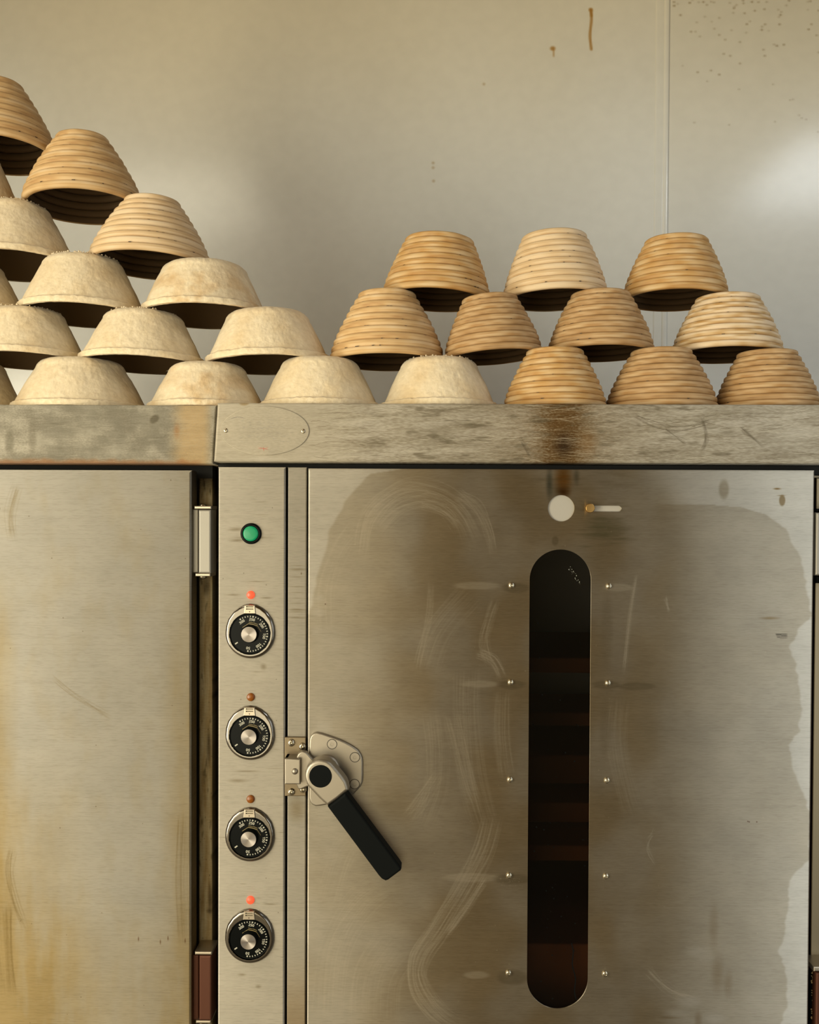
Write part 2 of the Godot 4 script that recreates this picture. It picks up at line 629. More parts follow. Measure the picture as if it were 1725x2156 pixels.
func door_texture() -> void:
	var dx := 640.0
	var dy := 980.0
	var right := [[1060, 1480], [1066, 1560], [1080, 1612], [1110, 1658], [1170, 1688], [1240, 1703], [1290, 1712], [1312, 1690], [1355, 1668], [1400, 1683], [1470, 1694], [1530, 1690], [1560, 1668], [1620, 1680], [1660, 1699], [1700, 1715], [1800, 1715], [1812, 1700], [1842, 1674], [1900, 1669], [1960, 1663], [1992, 1653], [2040, 1668], [2100, 1672], [2160, 1652]]
	var left := [[980, 900], [1000, 775], [1060, 718], [1120, 690], [1200, 666], [1260, 655], [1310, 640], [2170, 640]]
	var n1 := noise(0.02, 2, 77)
	var film := Color(0.74, 0.695, 0.615)
	var tan := Color(0.67, 0.59, 0.45)
	var im := metal_base(1082, 1190, 2, 41, 0.05, func(x: float, y: float) -> Color:
		var px := x + dx
		var py := y + dy
		var l := along(left, py) + 6 * n1.get_noise_1d(py)
		var r := along(right, py) + 5 * n1.get_noise_1d(py * 2 + 500) if py > 1060 else 1420.0 + (py - 980) * 0.75
		var soft := 4.0 if py > 1060 else 120.0
		var k := smoothstep(l - 2, l + 6, px) * (1.0 - smoothstep(r - soft, r + 2, px))
		k *= lerpf(1.0, 0.6, smoothstep(1380, 1500, px))
		var t := smoothstep(0.1, 0.9, 0.5 + 0.9 * n1.get_noise_2d(px * 0.25, py * 0.18))
		return STEEL.lerp(film.lerp(tan, t * 0.7 * (1.0 - 0.8 * smoothstep(1300, 1480, px))), k * lerpf(0.4, 1.0, smoothstep(700, 1000, px))))
	var pale := Color(0.97, 0.93, 0.85)
	var dark := Color(0.54, 0.49, 0.39)
	# heat tint over the vent
	dab(im, 1157 - dx, 1018 - dy, 11, 46, Color(0.36, 0.37, 0.32), 0.75)
	dab(im, 1214 - dx, 1005 - dy, 10, 26, Color(0.40, 0.38, 0.30), 0.6)
	dab(im, 1186 - dx, 1012 - dy, 27, 52, Color(0.58, 0.38, 0.15), 0.85, 0.1)
	dab(im, 1186 - dx, 1036 - dy, 22, 16, Color(0.30, 0.18, 0.07), 0.7)
	dab(im, 1168 - dx, 1040 - dy, 20, 40, Color(0.42, 0.40, 0.32), 0.25)
	for k in 40:
		dab(im, rng.randf_range(1225, 1320) - dx, rng.randf_range(1055, 1150) - dy, rng.randf_range(15, 45), rng.randf_range(2, 6), Color(0.48, 0.46, 0.34), 0.22)
	dab(im, 1276 - dx, 1110 - dy, 62, 34, Color(0.44, 0.43, 0.31), 0.35, 0.2)
	for k in 25:
		dab(im, rng.randf_range(1060, 1330) - dx, rng.randf_range(995, 1030) - dy, rng.randf_range(25, 70), rng.randf_range(3, 8), Color(0.52, 0.47, 0.36), 0.15)
	dab(im, 1170 - dx, 1138 - dy, 9, 13, Color(0.48, 0.43, 0.33), 0.4, 0.5)
	# smears either side of the window screws
	for q in [[1005, 1232, 60, 10, 1], [1088, 1236, 34, 13, 0], [1012, 1437, 50, 9, 1], [1080, 1438, 36, 12, 0], [1280, 1437, 36, 11, 0], [1304, 1234, 38, 10, 1], [1000, 1843, 76, 12, 1], [1084, 1845, 48, 14, 0], [1008, 2048, 34, 10, 1], [1345, 1440, 50, 10, 0], [1085, 2052, 40, 20, 0]]:
		dab(im, q[0] - dx, q[1] - dy, q[2], q[3], pale if q[4] else dark, 0.40 if q[4] else 0.46, 0.6)
	# wiping
	for q in [
		[[[757, 1180], [775, 1085], [850, 1030], [930, 1040], [985, 1085], [1020, 1160]], 34, 46, 0.13],
		[[[790, 1120], [845, 1068], [915, 1062], [965, 1100], [985, 1150]], 40, 40, 0.10],
		[[[960, 1035], [1005, 1070], [1030, 1120], [1040, 1170]], 18, 22, 0.22],
		[[[880, 1060], [935, 1075], [975, 1110]], 22, 26, 0.20],
		[[[690, 1330], [688, 1240], [715, 1160], [760, 1100]], 40, 24, 0.07],
		[[[905, 1225], [903, 1290], [885, 1380], [880, 1420]], 16, 12, 0.22],
		[[[1045, 1262], [1030, 1310], [1022, 1350], [1036, 1400]], 20, 30, 0.20],
		[[[1000, 1250], [930, 1330], [900, 1420]], 70, 40, 0.10],
		[[[1005, 1370], [1040, 1385], [1062, 1425]], 18, 22, 0.26],
		[[[985, 1400], [985, 1500], [1000, 1640], [1035, 1760]], 60, 50, 0.13],
		[[[1062, 1450], [1060, 1540], [1072, 1640]], 34, 40, 0.15],
		[[[915, 1490], [925, 1580], [920, 1660], [890, 1740]], 50, 40, 0.10],
		[[[950, 1500], [990, 1650], [1015, 1700]], 30, 36, 0.16],
		[[[1045, 1700], [1025, 1780], [990, 1850], [930, 1950], [885, 2020], [890, 2080], [940, 2140], [1000, 2165]], 44, 56, 0.22],
		[[[1030, 1840], [985, 1910], [940, 1970]], 14, 20, 0.36],
		[[[860, 1720], [885, 1690], [930, 1620]], 30, 24, 0.14],
		[[[690, 2150], [705, 2000], [760, 1900], [830, 1850]], 70, 44, 0.08],
		[[[790, 2150], [800, 2050], [850, 1980]], 110, 50, 0.08],
		[[[690, 1900], [720, 1800], [760, 1750]], 60, 34, 0.07],
		[[[1345, 1205], [1330, 1290], [1318, 1420]], 8, 14, 0.26],
		[[[1310, 1460], [1305, 1560], [1325, 1660], [1345, 1720]], 46, 40, 0.10],
		[[[1385, 1740], [1372, 1765], [1376, 1790], [1390, 1808]], 3, 4, 0.45],
		[[[1370, 2030], [1420, 2075], [1480, 2100]], 14, 20, 0.18],
		[[[1405, 1255], [1414, 1282]], 2, 3, 0.5],
	]:
		swipe(im, moved(q[0], dx, dy), q[1], q[2], pale, q[3] * 0.85)
	dab(im, 1280 - dx, 1330 - dy, 18, 110, dark, 0.22, 0.3)
	dab(im, 1278 - dx, 1530 - dy, 16, 80, dark, 0.22, 0.3)
	for q in [[820, 1690, 70, 60], [760, 1640, 30, 50]]:
		dab(im, q[0] - dx, q[1] - dy, q[2], q[3], Color(0.6, 0.54, 0.42), 0.25)
	# haze left where it was last wiped
	for q in [[1480, 1995, 40, 16, 0.4], [1500, 2010, 24, 10, 0.3], [1462, 2100, 36, 20, 0.55], [1440, 2125, 40, 14, 0.5], [1515, 2135, 36, 18, 0.5], [1450, 2140, 60, 12, 0.35], [670, 1260, 16, 10, 0.4], [668, 1290, 20, 12, 0.4], [664, 1330, 16, 16, 0.3], [680, 1530, 24, 20, 0.4]]:
		dab(im, q[0] - dx, q[1] - dy, q[2], q[3], STEEL, q[4], 0.2)
	for q in [[1513, 1940, 16, 70, 0.3], [1522, 2040, 20, 60, 0.35], [1545, 2060, 14, 40, 0.3], [1482, 2140, 12, 30, 0.4], [1420, 2134, 40, 3, 0.5]]:
		dab(im, q[0] - dx, q[1] - dy, q[2], q[3], Color(0.60, 0.52, 0.40), q[4], 0.1)
	dab(im, 1525 - dx, 1030 - dy, 14, 26, Color(0.62, 0.56, 0.45), 0.5, 0.5)
	dab(im, 1637 - dx, 1028 - dy, 12, 3, Color(0.50, 0.36, 0.14), 0.8)
	dab(im, 1646 - dx, 1042 - dy, 14, 2, Color(0.52, 0.40, 0.22), 0.6)
	dab(im, 1648 - dx, 1052 - dy, 8, 14, Color(0.56, 0.46, 0.30), 0.7, 0.6)
	dab(im, 1625 - dx, 1296 - dy, 30, 4, Color(0.60, 0.50, 0.33), 0.6)
	for k in 4:
		stroke(im, [Vector2(1637 - dx + k, 1329 - dy + k * 2.6), Vector2(1665 - dx, 1330 - dy + k * 2.5)], Color(0.10, 0.09, 0.08), 0.9 if k < 2 else 0.5, 0.0)
	for q in [[1583, 1720], [1586, 1721], [1602, 1721], [683, 1272]]:
		dab(im, q[0] - dx, q[1] - dy, 2.2, 1.8, Color(0.25, 0.12, 0.06), 0.8)
	for k in 120:
		dab(im, rng.randf_range(8, 1060), pow(rng.randf(), 0.8) * 1180, rng.randf_range(0.8, 2.0), rng.randf_range(0.8, 2.4), Color(0.95, 0.90, 0.78), rng.randf_range(0.3, 0.8))
	for k in 30:
		dab(im, rng.randf_range(420, 450) + rng.randf_range(-6, 6) * 3, rng.randf_range(860, 880), 1.4, 1.2, Color(0.95, 0.90, 0.78), 0.5)
	S.tex_door = brushed(im)


func ledge_textures() -> void:
	# left: grey and scorched
	var n1 := noise(0.012, 4, 51)
	var n2 := noise(0.35, 2, 52)
	var n3 := noise(0.02, 3, 53)
	var im := metal_base(466, 128, 1, 54, 0.03, func(x: float, y: float) -> Color:
		var k := 0.5 + 0.9 * n1.get_noise_2d(x, y * 1.6) + 0.45 * n2.get_noise_2d(x * 0.45, y)
		var c := Color(0.58, 0.555, 0.49).lerp(Color(0.76, 0.735, 0.67), clampf(k, 0, 1))
		var px := x - 10
		c = c.lerp(Color(0.55, 0.53, 0.47), 0.6 * smoothstep(60, 110, px) * (1.0 - smoothstep(330, 390, px)) * clampf(0.7 + n3.get_noise_2d(x, y), 0, 1))
		c = c.lerp(Color(0.82, 0.71, 0.53), smoothstep(350, 395, px + 14 * n3.get_noise_1d(y)) * (1.0 - smoothstep(425, 452, px)) * (0.85 + 0.3 * n2.get_noise_2d(x, y)))
		c = c.lerp(Color(0.66, 0.42, 0.24), 0.6 * smoothstep(112, 124, y + 6 * n3.get_noise_1d(x)) * (1.0 - smoothstep(400, 440, px)))
		return c)
	dab(im, 325 + 10, 882 - 850, 14, 10, Color(0.40, 0.37, 0.30), 0.7, 0.5, -0.7)
	dab(im, 372 + 10, 905 - 850, 10, 24, Color(0.72, 0.50, 0.30), 0.5)
	dab(im, 30, 80, 14, 30, Color(0.42, 0.40, 0.33), 0.5, 0.3)
	dab(im, 78, 70, 12, 50, Color(0.46, 0.43, 0.36), 0.4, 0.3)
	dab(im, 245, 100, 40, 26, Color(0.82, 0.80, 0.74), 0.35)
	dab(im, 330, 96, 30, 20, Color(0.82, 0.80, 0.74), 0.3)
	for k in 90:
		var x := rng.randf_range(0, 400)
		var y := rng.randf_range(5, 122)
		stroke(im, [Vector2(x, y), Vector2(x + rng.randf_range(15, 60), y + rng.randf_range(-6, 6))], Color(0.86, 0.83, 0.76) if k % 3 else Color(0.4, 0.37, 0.3), 0.25, 0.0)
	S.tex_ledge_left = brushed(im)
	# right: brushed by hands, burnt above the vent
	im = metal_base(1290, 134, 1, 64, 0.03, func(x: float, y: float) -> Color:
		var px := x + 445
		var wear := 0.55 + 0.65 * n1.get_noise_2d(x * 0.35 + 900, y * 2.4 + x * 0.12) + 0.5 * n2.get_noise_2d(x * 0.16, y)
		var c := Color(0.62, 0.58, 0.50).lerp(Color(0.82, 0.79, 0.73), clampf(wear, 0, 1))
		c = c.lerp(Color(0.80, 0.765, 0.69), 0.75 * (1.0 - smoothstep(640, 800, px)))
		var burn := exp(-pow((px - 1188 + 12 * n3.get_noise_1d(y * 2)) / 46.0, 2)) + 0.35 * exp(-pow((px - 1180) / 140.0, 2))
		c = c.lerp(Color(0.40, 0.275, 0.12), clampf(burn * (0.75 + 0.5 * n2.get_noise_2d(x * 0.3, y)), 0, 0.9))
		c = c.lerp(Color(0.42, 0.38, 0.30), 0.5 * smoothstep(0.2, 0.6, n3.get_noise_2d(x * 0.6 + 50, y * 2.2)) * smoothstep(700, 850, px) * (1.0 - smoothstep(1500, 1650, px)))
		return c)
	dab(im, 1190 - 445, 935 - 846, 34, 40, Color(0.20, 0.13, 0.06), 0.75, 0.0)
	dab(im, 1240 - 445, 930 - 846, 30, 46, Color(0.56, 0.38, 0.18), 0.4)
	for k in 1000:
		var x := rng.randf_range(200, 1280)
		var y := rng.randf_range(6, 128)
		var l := rng.randf_range(20, 90)
		var bend := rng.randf_range(-10, 10)
		stroke(im, [Vector2(x, y), Vector2(x + l * 0.5, y + bend * 0.4), Vector2(x + l, y + bend * 0.8 + rng.randf_range(-4, 4))], Color(0.93, 0.90, 0.82) if k % 4 else Color(0.40, 0.35, 0.26), rng.randf_range(0.12, 0.42), 0.0)
	for k in 500:
		dab(im, rng.randfn(1190 - 445, 70), rng.randf_range(20, 130), 1.1, 1.1, Color(0.86, 0.78, 0.62), rng.randf_range(0.2, 0.6))
	for q in [[[1330, 870], [1380, 890], [1440, 900], [1520, 880]], [[1480, 880], [1490, 920], [1480, 950]], [[1400, 905], [1450, 930]], [[1560, 900], [1610, 940]], [[1100, 930], [1120, 960]]]:
		swipe(im, moved(q, 445, 846), 6, 6, Color(0.40, 0.36, 0.29), 0.32)
	for q in [[1420, 915, 60, 12], [1500, 905, 50, 10], [1600, 930, 90, 16], [560, 965, 60, 8], [1680, 920, 80, 50]]:
		dab(im, q[0] - 445, q[1] - 846, q[2], q[3], Color(0.86, 0.84, 0.79), 0.35)
	dab(im, 514 - 445, 850 - 846, 14, 9, Color(0.62, 0.52, 0.34), 0.6, 0.5)
	S.tex_ledge_right = brushed(im)
	# oval plate (188 x 103 pixels of the photograph, drawn twice as large)
	im = metal_base(376, 206, 1, 71, 0.04, func(x: float, y: float) -> Color:
		var k := 0.5 + 0.5 * n2.get_noise_2d(x * 0.12, y * 0.5)
		return Color(0.76, 0.725, 0.65).lerp(Color(0.82, 0.785, 0.71), k))
	stroke(im, [Vector2(44, 54), Vector2(76, 46), Vector2(106, 52)], Color(0.45, 0.46, 0.50), 0.7, 1.0)
	for k in 60:
		var x := rng.randf_range(80, 300)
		var y := rng.randf_range(56, 150)
		stroke(im, [Vector2(x, y), Vector2(x + rng.randf_range(4, 22), y + rng.randf_range(-5, 5))], Color(0.56, 0.57, 0.60), 0.22, 1.0)
	for k in 34:
		var a := PI / 2 * (k % 4) + rng.randf_range(-0.3, 0.3)
		var l := rng.randf_range(8, 30) if k % 2 == 0 else rng.randf_range(4, 13)
		stroke(im, [Vector2(184, 178), Vector2(184 + cos(a) * l, 178 + sin(a) * l)], Color(0.84, 0.50, 0.44), 0.30, 1.0)
	S.tex_name = brushed(im)


func small_textures() -> void:
	var n1 := noise(0.012, 4, 81)
	var n2 := noise(0.2, 3, 82)
	# door of the left cabinet
	var im := metal_base(420, 1190, 2, 83, 0.03, func(x: float, y: float) -> Color:
		var py := y + 980
		var ochre := Color(0.82, 0.71, 0.48)
		var k := 0.55 * smoothstep(1500, 2100, py) * (1.0 - smoothstep(60, 260, x)) + 0.45 * (1.0 - smoothstep(0, 60, x)) * smoothstep(1150, 1400, py)
		k += 0.35 * smoothstep(330, 400, x) * smoothstep(1100, 1500, py) + 0.25 * smoothstep(1850, 2100, py)
		k += 0.18 * clampf(n1.get_noise_2d(x, y * 0.5), 0, 1)
		return STEEL.lerp(ochre, clampf(k * (1.0 + 0.5 * n1.get_noise_2d(x * 2 + 300, y * 0.4)), 0, 0.85)))
	for q in [[[[40, 1020], [25, 1080], [30, 1140]], 22, 16, 0.10], [[[110, 1420], [160, 1465], [240, 1510]], 8, 8, 0.10], [[[30, 1780], [22, 1830], [35, 1900], [60, 1960]], 14, 14, 0.18], [[[10, 1900], [12, 2000], [20, 2100]], 30, 26, 0.16], [[[390, 1700], [385, 1850], [392, 2000]], 30, 30, 0.12]]:
		swipe(im, moved(q[0], -10, 980), q[1], q[2], Color(0.60, 0.50, 0.30), q[3])
	for k in 26:
		dab(im, rng.randf_range(0, 410), rng.randf_range(0, 1190), rng.randf_range(0.8, 2), rng.randf_range(0.8, 2), Color(0.34, 0.24, 0.12), 0.6)
	for q in [[292, 1972], [338, 1978], [354, 1970], [390, 1975]]:
		dab(im, q[0] + 10, q[1] - 980, 2, 8, Color(0.46, 0.28, 0.16), 0.6)
	dab(im, 1 + 10, 1071 - 980, 3, 6, Color(0.2, 0.16, 0.1), 0.9)
	S.tex_door_left = brushed(im)
	# greasy post between the two machines
	im = metal_base(104, 1190, 2, 84, 0.04, func(x: float, y: float) -> Color:
		var k := 0.5 + 0.8 * n1.get_noise_2d(x * 3, y * 0.6)
		var c := Color(0.66, 0.56, 0.38).lerp(Color(0.80, 0.75, 0.62), clampf(k, 0, 1))
		return c.lerp(Color(0.22, 0.18, 0.10), smoothstep(0.3, 0.7, n2.get_noise_2d(x * 0.15, y * 0.08)) * 0.4 + 0.8 * (1.0 - smoothstep(20, 75, y))))  # top end painted dark for the shade under the fascia
	for k in 40:
		dab(im, rng.randf_range(40, 100), rng.randf_range(0, 1190), rng.randf_range(1, 3), rng.randf_range(1, 4), Color(0.16, 0.12, 0.07), 0.6)
	for q in [[80, 1570, 16, 60], [86, 1890, 14, 50], [70, 1232, 26, 30], [84, 1915, 20, 8]]:
		dab(im, q[0], q[1] - 980, q[2], q[3], Color(0.26, 0.20, 0.11), 0.6)
	S.tex_post = brushed(im)
	# control panel and frame strip
	im = metal_base(154, 1190, 1, 85, 0.03, func(_x: float, _y: float) -> Color: return STEEL)
	for q in [[497, 1113, 25, 6], [500, 1136, 26, 5], [490, 1250, 24, 3], [540, 1222, 34, 2], [555, 1400, 10, 10], [560, 1256, 20, 3], [570, 1900, 24, 3], [500, 1640, 30, 6], [520, 1620, 40, 3], [545, 2075, 10, 6], [510, 2050, 14, 4], [530, 1130, 60, 4]]:
		dab(im, q[0] - 452, q[1] - 980, q[2], q[3], Color(0.60, 0.54, 0.43), 0.45)
	for k in 22:
		dab(im, rng.randf_range(10, 145), rng.randf_range(60, 1180), rng.randf_range(4, 30), 1.6, Color(0.60, 0.54, 0.43), 0.3)
	for k in 16:
		dab(im, rng.randf_range(10, 145), rng.randf_range(60, 1180), 1.4, 1.6, Color(0.3, 0.24, 0.15), 0.6)
	S.tex_panel = brushed(im)
	im = metal_base(50, 1190, 1, 86, 0.03, func(_x: float, y: float) -> Color: return STEEL.lerp(Color(0.74, 0.62, 0.44), 0.5 * smoothstep(1000, 1190, y)))
	for k in 12:
		dab(im, 25, rng.randf_range(200, 320), 30, rng.randf_range(1, 4), Color(0.62, 0.55, 0.41), 0.35)
	dab(im, 25, 720, 30, 40, Color(0.66, 0.57, 0.40), 0.4)
	dab(im, 34, 225, 2, 4, Color(0.5, 0.4, 0.25), 0.6)
	S.tex_strip = brushed(im)


# ---------------------------------------------------------------- room
func make_room() -> void:
	var px0 := on(0, 0, BACK)
	var joint := on(1393, 300, BACK).x
	# back wall: sheets of glossy wall panel either side of a cover strip
	var wall_m := func(im: Image) -> StandardMaterial3D:
		var m := plain(Color.WHITE, 0.18)
		m.albedo_texture = texture_of(im)
		m.texture_repeat = false
		m.metallic_specular = 0.6
		return m
	var wash := func(w: int, h: int, sd: int) -> Image:
		var im := Image.create(w, h, false, Image.FORMAT_RGBAF)
		var a := noise(0.004, 3, sd)
		var b := noise(0.06, 2, sd + 1)
		for y in h:
			for x in w:
				var k := 1.0 + 0.025 * a.get_noise_2d(x, y) + 0.012 * b.get_noise_2d(x, y)
				# yellower and browner towards the ceiling
				var c := Color(0.88, 0.885, 0.87).lerp(Color(0.80, 0.73, 0.57), 0.55 * (1.0 - smoothstep(40, 340, y + 50 * a.get_noise_2d(x * 0.6 + 300, y * 0.3))))
				im.set_pixel(x, y, Color(c.r * k, c.g * k, c.b * k))
		return im
	var top := HIGH
	var low := 0.9
	var il: Image = wash.call(900, 760, 21)
	var put_l := func(px: float, py: float) -> Vector2:
		var p := on(px, py, BACK)
		return Vector2((p.x - LEFT) / (joint - LEFT) * 900, (top - p.y) / (top - low) * 760)
	var rust := Color(0.60, 0.41, 0.15)
	var p: Vector2
	for k in 46:
		p = put_l.call(1243 + 1.5 * sin(k * 0.16), 18 + k * 1.9)
		dab(il, p.x, p.y, 1.9 + (0.8 if k < 3 else 0.0), 2.0, rust, 0.42 + (0.25 if k < 9 else 0.0), 0.2)
	p = put_l.call(1163, 101)
	dab(il, p.x, p.y, 3.6, 3.4, rust, 0.75, 0.2)
	for k in 8:
		p = put_l.call(1165, 104 + k * 1.9)
		dab(il, p.x, p.y, 1.5, 1.8, rust, 0.3)
	for q in [[911, 342], [911, 352], [912, 380], [1018, 176]]:
		p = put_l.call(q[0], q[1])
		dab(il, p.x, p.y, 2.2, 2.4, Color(0.55, 0.42, 0.22), 0.4)
	var ir: Image = wash.call(500, 760, 31)
	var put_r := func(px: float, py: float) -> Vector2:
		var p2 := on(px, py, BACK)
		return Vector2((p2.x - joint) / (RIGHT - joint) * 500, (top - p2.y) / (top - low) * 760)
	for k in 70:
		p = put_r.call(rng.randf_range(1415, 1725), pow(rng.randf(), 1.8) * 170)
		dab(ir, p.x, p.y, 1.6, 1.8, Color(0.40, 0.30, 0.15), rng.randf_range(0.15, 0.5))
	for k in 12:
		p = put_r.call(rng.randf_range(1420, 1725), rng.randf_range(150, 320))
		dab(ir, p.x, p.y, 1.4, 1.5, Color(0.40, 0.32, 0.2), 0.25)
	struct("wall_back", slab(Vector3(LEFT - 0.1, 0, BACK - 0.12), Vector3(RIGHT + 0.1, HIGH, BACK - 0.012), 0.0), plain(Color(0.6, 0.57, 0.5)))
	var sheet := slab(Vector3(LEFT, low, BACK - 0.012), Vector3(joint, top, BACK), 0.001)
	var wb := get_node("wall_back")
	var sheet_m: StandardMaterial3D = wall_m.call(il)
	part("wall_panel", sheet, sheet_m, wb)
	part("wall_panel", slab(Vector3(joint, low, BACK - 0.012), Vector3(RIGHT, top, BACK), 0.001), wall_m.call(ir), wb)
	# the cover strip: a flat flange with a rounded bead at its right
	var s := Shape.new()
	var x0 := on(1379, 300, BACK).x
	var x1 := on(1408, 300, BACK).x
	var prof := [Vector2(x0, BACK), Vector2(x0 + 0.0006, BACK + 0.0016), Vector2(x0 + 0.004, BACK + 0.002), Vector2(lerpf(x0, x1, 0.55), BACK + 0.0024)]
	for k in 11:
		var a := PI * (1.0 - k / 10.0)
		prof.append(Vector2(lerpf(x0, x1, 0.80) + cos(a) * (x1 - x0) * 0.2, BACK + 0.001 + sin(a) * 0.0032))
	for i in prof.size() - 1:
		var nn := []
		for k in [i, i + 1]:
			var d: Vector2 = (Vector2(prof[mini(k + 1, prof.size() - 1)]) - Vector2(prof[maxi(k - 1, 0)])).normalized()
			nn.append(Vector3(-d.y, 0, d.x))
		var a3: Vector2 = prof[i]
		var b3: Vector2 = prof[i + 1]
		s.quad(Vector3(a3.x, low, a3.y), Vector3(b3.x, low, b3.y), Vector3(b3.x, top, b3.y), Vector3(a3.x, top, a3.y), nn[0], nn[1], nn[1], nn[0], Vector2(0.97, 1), Vector2(0.98, 1), Vector2(0.98, 0), Vector2(0.97, 0))
	struct("trim_1", s.mesh(), sheet_m)
	var plaster := plain(Color(0.50, 0.44, 0.34), 0.8)
	struct("wall_left", slab(Vector3(LEFT - 0.12, 0, BACK - 0.12), Vector3(LEFT, HIGH, FRONT + 0.12), 0.0), plaster)
	struct("wall_right", slab(Vector3(RIGHT, 0, BACK - 0.12), Vector3(RIGHT + 0.12, HIGH, FRONT + 0.12), 0.0), plain(Color(0.50, 0.48, 0.44), 0.8))
	struct("wall_front", slab(Vector3(LEFT - 0.12, 0, FRONT), Vector3(RIGHT + 0.12, HIGH, FRONT + 0.12), 0.0), plaster)
	struct("floor", slab(Vector3(LEFT - 0.12, -0.1, BACK - 0.12), Vector3(RIGHT + 0.12, 0, FRONT + 0.12), 0.0), plain(Color(0.40, 0.36, 0.30), 0.6))
	struct("ceiling", slab(Vector3(LEFT - 0.12, HIGH, BACK - 0.12), Vector3(RIGHT + 0.12, HIGH + 0.1, FRONT + 0.12), 0.0), plain(Color(0.45, 0.35, 0.22), 0.8))
	# added block behind the viewer, shaped to darken the door's reflection
	struct("added_pier", slab(Vector3(0.05, 0, 1.75), Vector3(1.06, HIGH, FRONT), 0.0), plain(Color(0.69, 0.61, 0.46), 0.8))
	# frosted windows, one of them added, and the lamps on the ceiling
	var warm := glowing(Color(1.0, 0.90, 0.72), 0.6, Color(0.3, 0.3, 0.3))
	var cool := glowing(Color(0.96, 0.98, 0.98), 0.6, Color(0.3, 0.3, 0.3))
	struct("window_1", slab(Vector3(LEFT, 0.15, 1.15), Vector3(LEFT + 0.03, 2.05, 2.35), 0.0), warm)
	struct("added_window_2", slab(Vector3(-1.95, 0.05, FRONT - 0.03), Vector3(-0.15, 1.95, FRONT), 0.0), warm)  # added pane, out of view, to brighten the steel at the left
	struct("window_3", slab(Vector3(1.38, 0.05, FRONT - 0.03), Vector3(2.38, 1.95, FRONT), 0.0), cool)
	struct("window_4", slab(Vector3(RIGHT - 0.03, 1.1, 0.7), Vector3(RIGHT, 2.2, 1.7), 0.0), cool)
	for q in [[-1.12, 1.05, 0.35, 0.45, warm, "square warm ceiling lamp over the left cabinet"], [1.78, 0.64, 0.3, 0.4, cool, "square cool ceiling lamp over the right end of the oven"]]:
		var lamp := thing("ceiling_lamp", q[5], "lamp", Vector3(q[0], HIGH - 0.09, q[1]))
		part("housing", slab(Vector3(-q[2] - 0.03, 0.02, -q[3] - 0.03), Vector3(q[2] + 0.03, 0.09, q[3] + 0.03), 0.0), plain(Color(0.8, 0.8, 0.78), 0.6), lamp)
		part("diffuser", slab(Vector3(-q[2], 0, -q[3]), Vector3(q[2], 0.02, q[3]), 0.0), q[4], lamp)


# ---------------------------------------------------------------- cabinet at the left
func px_slab(x0: float, y0: float, x1: float, y1: float, z1: float, z0: float, bev := 0.002, steps := 2, rect := Rect2()) -> ArrayMesh:
	# a box whose front face spans those places of the photograph at the depth z1
	var my := (y0 + y1) / 2
	var mx := clampf((x0 + x1) / 2, 0, 1725)
	return slab(Vector3(on(x0, clampf(my, 0, 2156), z1).x, on(mx, y1, z1).y, z0), Vector3(on(x1, clampf(my, 0, 2156), z1).x, on(mx, y0, z1).y, z1), bev, steps, rect)


func px_rect(x0: float, y0: float, x1: float, y1: float, z: float) -> Rect2:
	var a := on2(x0, y1, z)
	var b := on2(x1, y0, z)
	return Rect2(a, b - a)


func shell(x0: float, x1: float, y0: float, y1: float, z0: float, z1: float, t := 0.02) -> ArrayMesh:
	# a box open at the front
	var s := Shape.new()
	plate(s, rect_poly(x0, y0, x0 + t, y1), z1, z0, 0, 1, [], [], Rect2(), true)
	plate(s, rect_poly(x1 - t, y0, x1, y1), z1, z0, 0, 1, [], [], Rect2(), true)
	plate(s, rect_poly(x0 + t, y0, x1 - t, y0 + t), z1, z0, 0, 1, [], [], Rect2(), true)
	plate(s, rect_poly(x0 + t, y1 - t, x1 - t, y1), z1, z0, 0, 1, [], [], Rect2(), true)
	plate(s, rect_poly(x0 + t, y0 + t, x1 - t, y1 - t), z0 + t, z0, 0, 1, [], [], Rect2(), true)
	return s.mesh()


func hinge(parent: Node3D, base: Vector3, x: float, y0: float, y1: float, mat: Material, label: String) -> void:
	# lift-off hinge: a square barrel, a leaf at its left, a cap at either end, the pin below
	var b := part("hinge", px_slab(x + 13, y0 + 8, x + 39, y1 - 7, -0.004, -0.045, 0.003, 3), mat, parent, -base, label)
	part("hinge_leaf", px_slab(x, y0 + 7, x + 12.5, y1 - 8, -0.012, -0.045, 0.002), mat, b)
	part("hinge_cap", px_slab(x + 4, y0, x + 40, y0 + 7, -0.002, -0.045, 0.002), S.satin, b)
	part("hinge_cap", px_slab(x + 6, y1 - 7, x + 38, y1, -0.004, -0.045, 0.002), S.satin, b)
	var s := Shape.new()
	turned(s, [dome(0.007, -0.005, 4), [Vector2(0.007, 0.0), Vector2(0.007, 0.003)]], 20, false, on(x + 22, y1, -0.022))
	part("hinge_pin", s.mesh(), S.bolt, b)
	s = Shape.new()
	turned(s, [dome(0.007, 0.004, 4)], 20, false, on(x + 22, y0, -0.022))
	part("hinge_pin", s.mesh(), S.bolt, b)


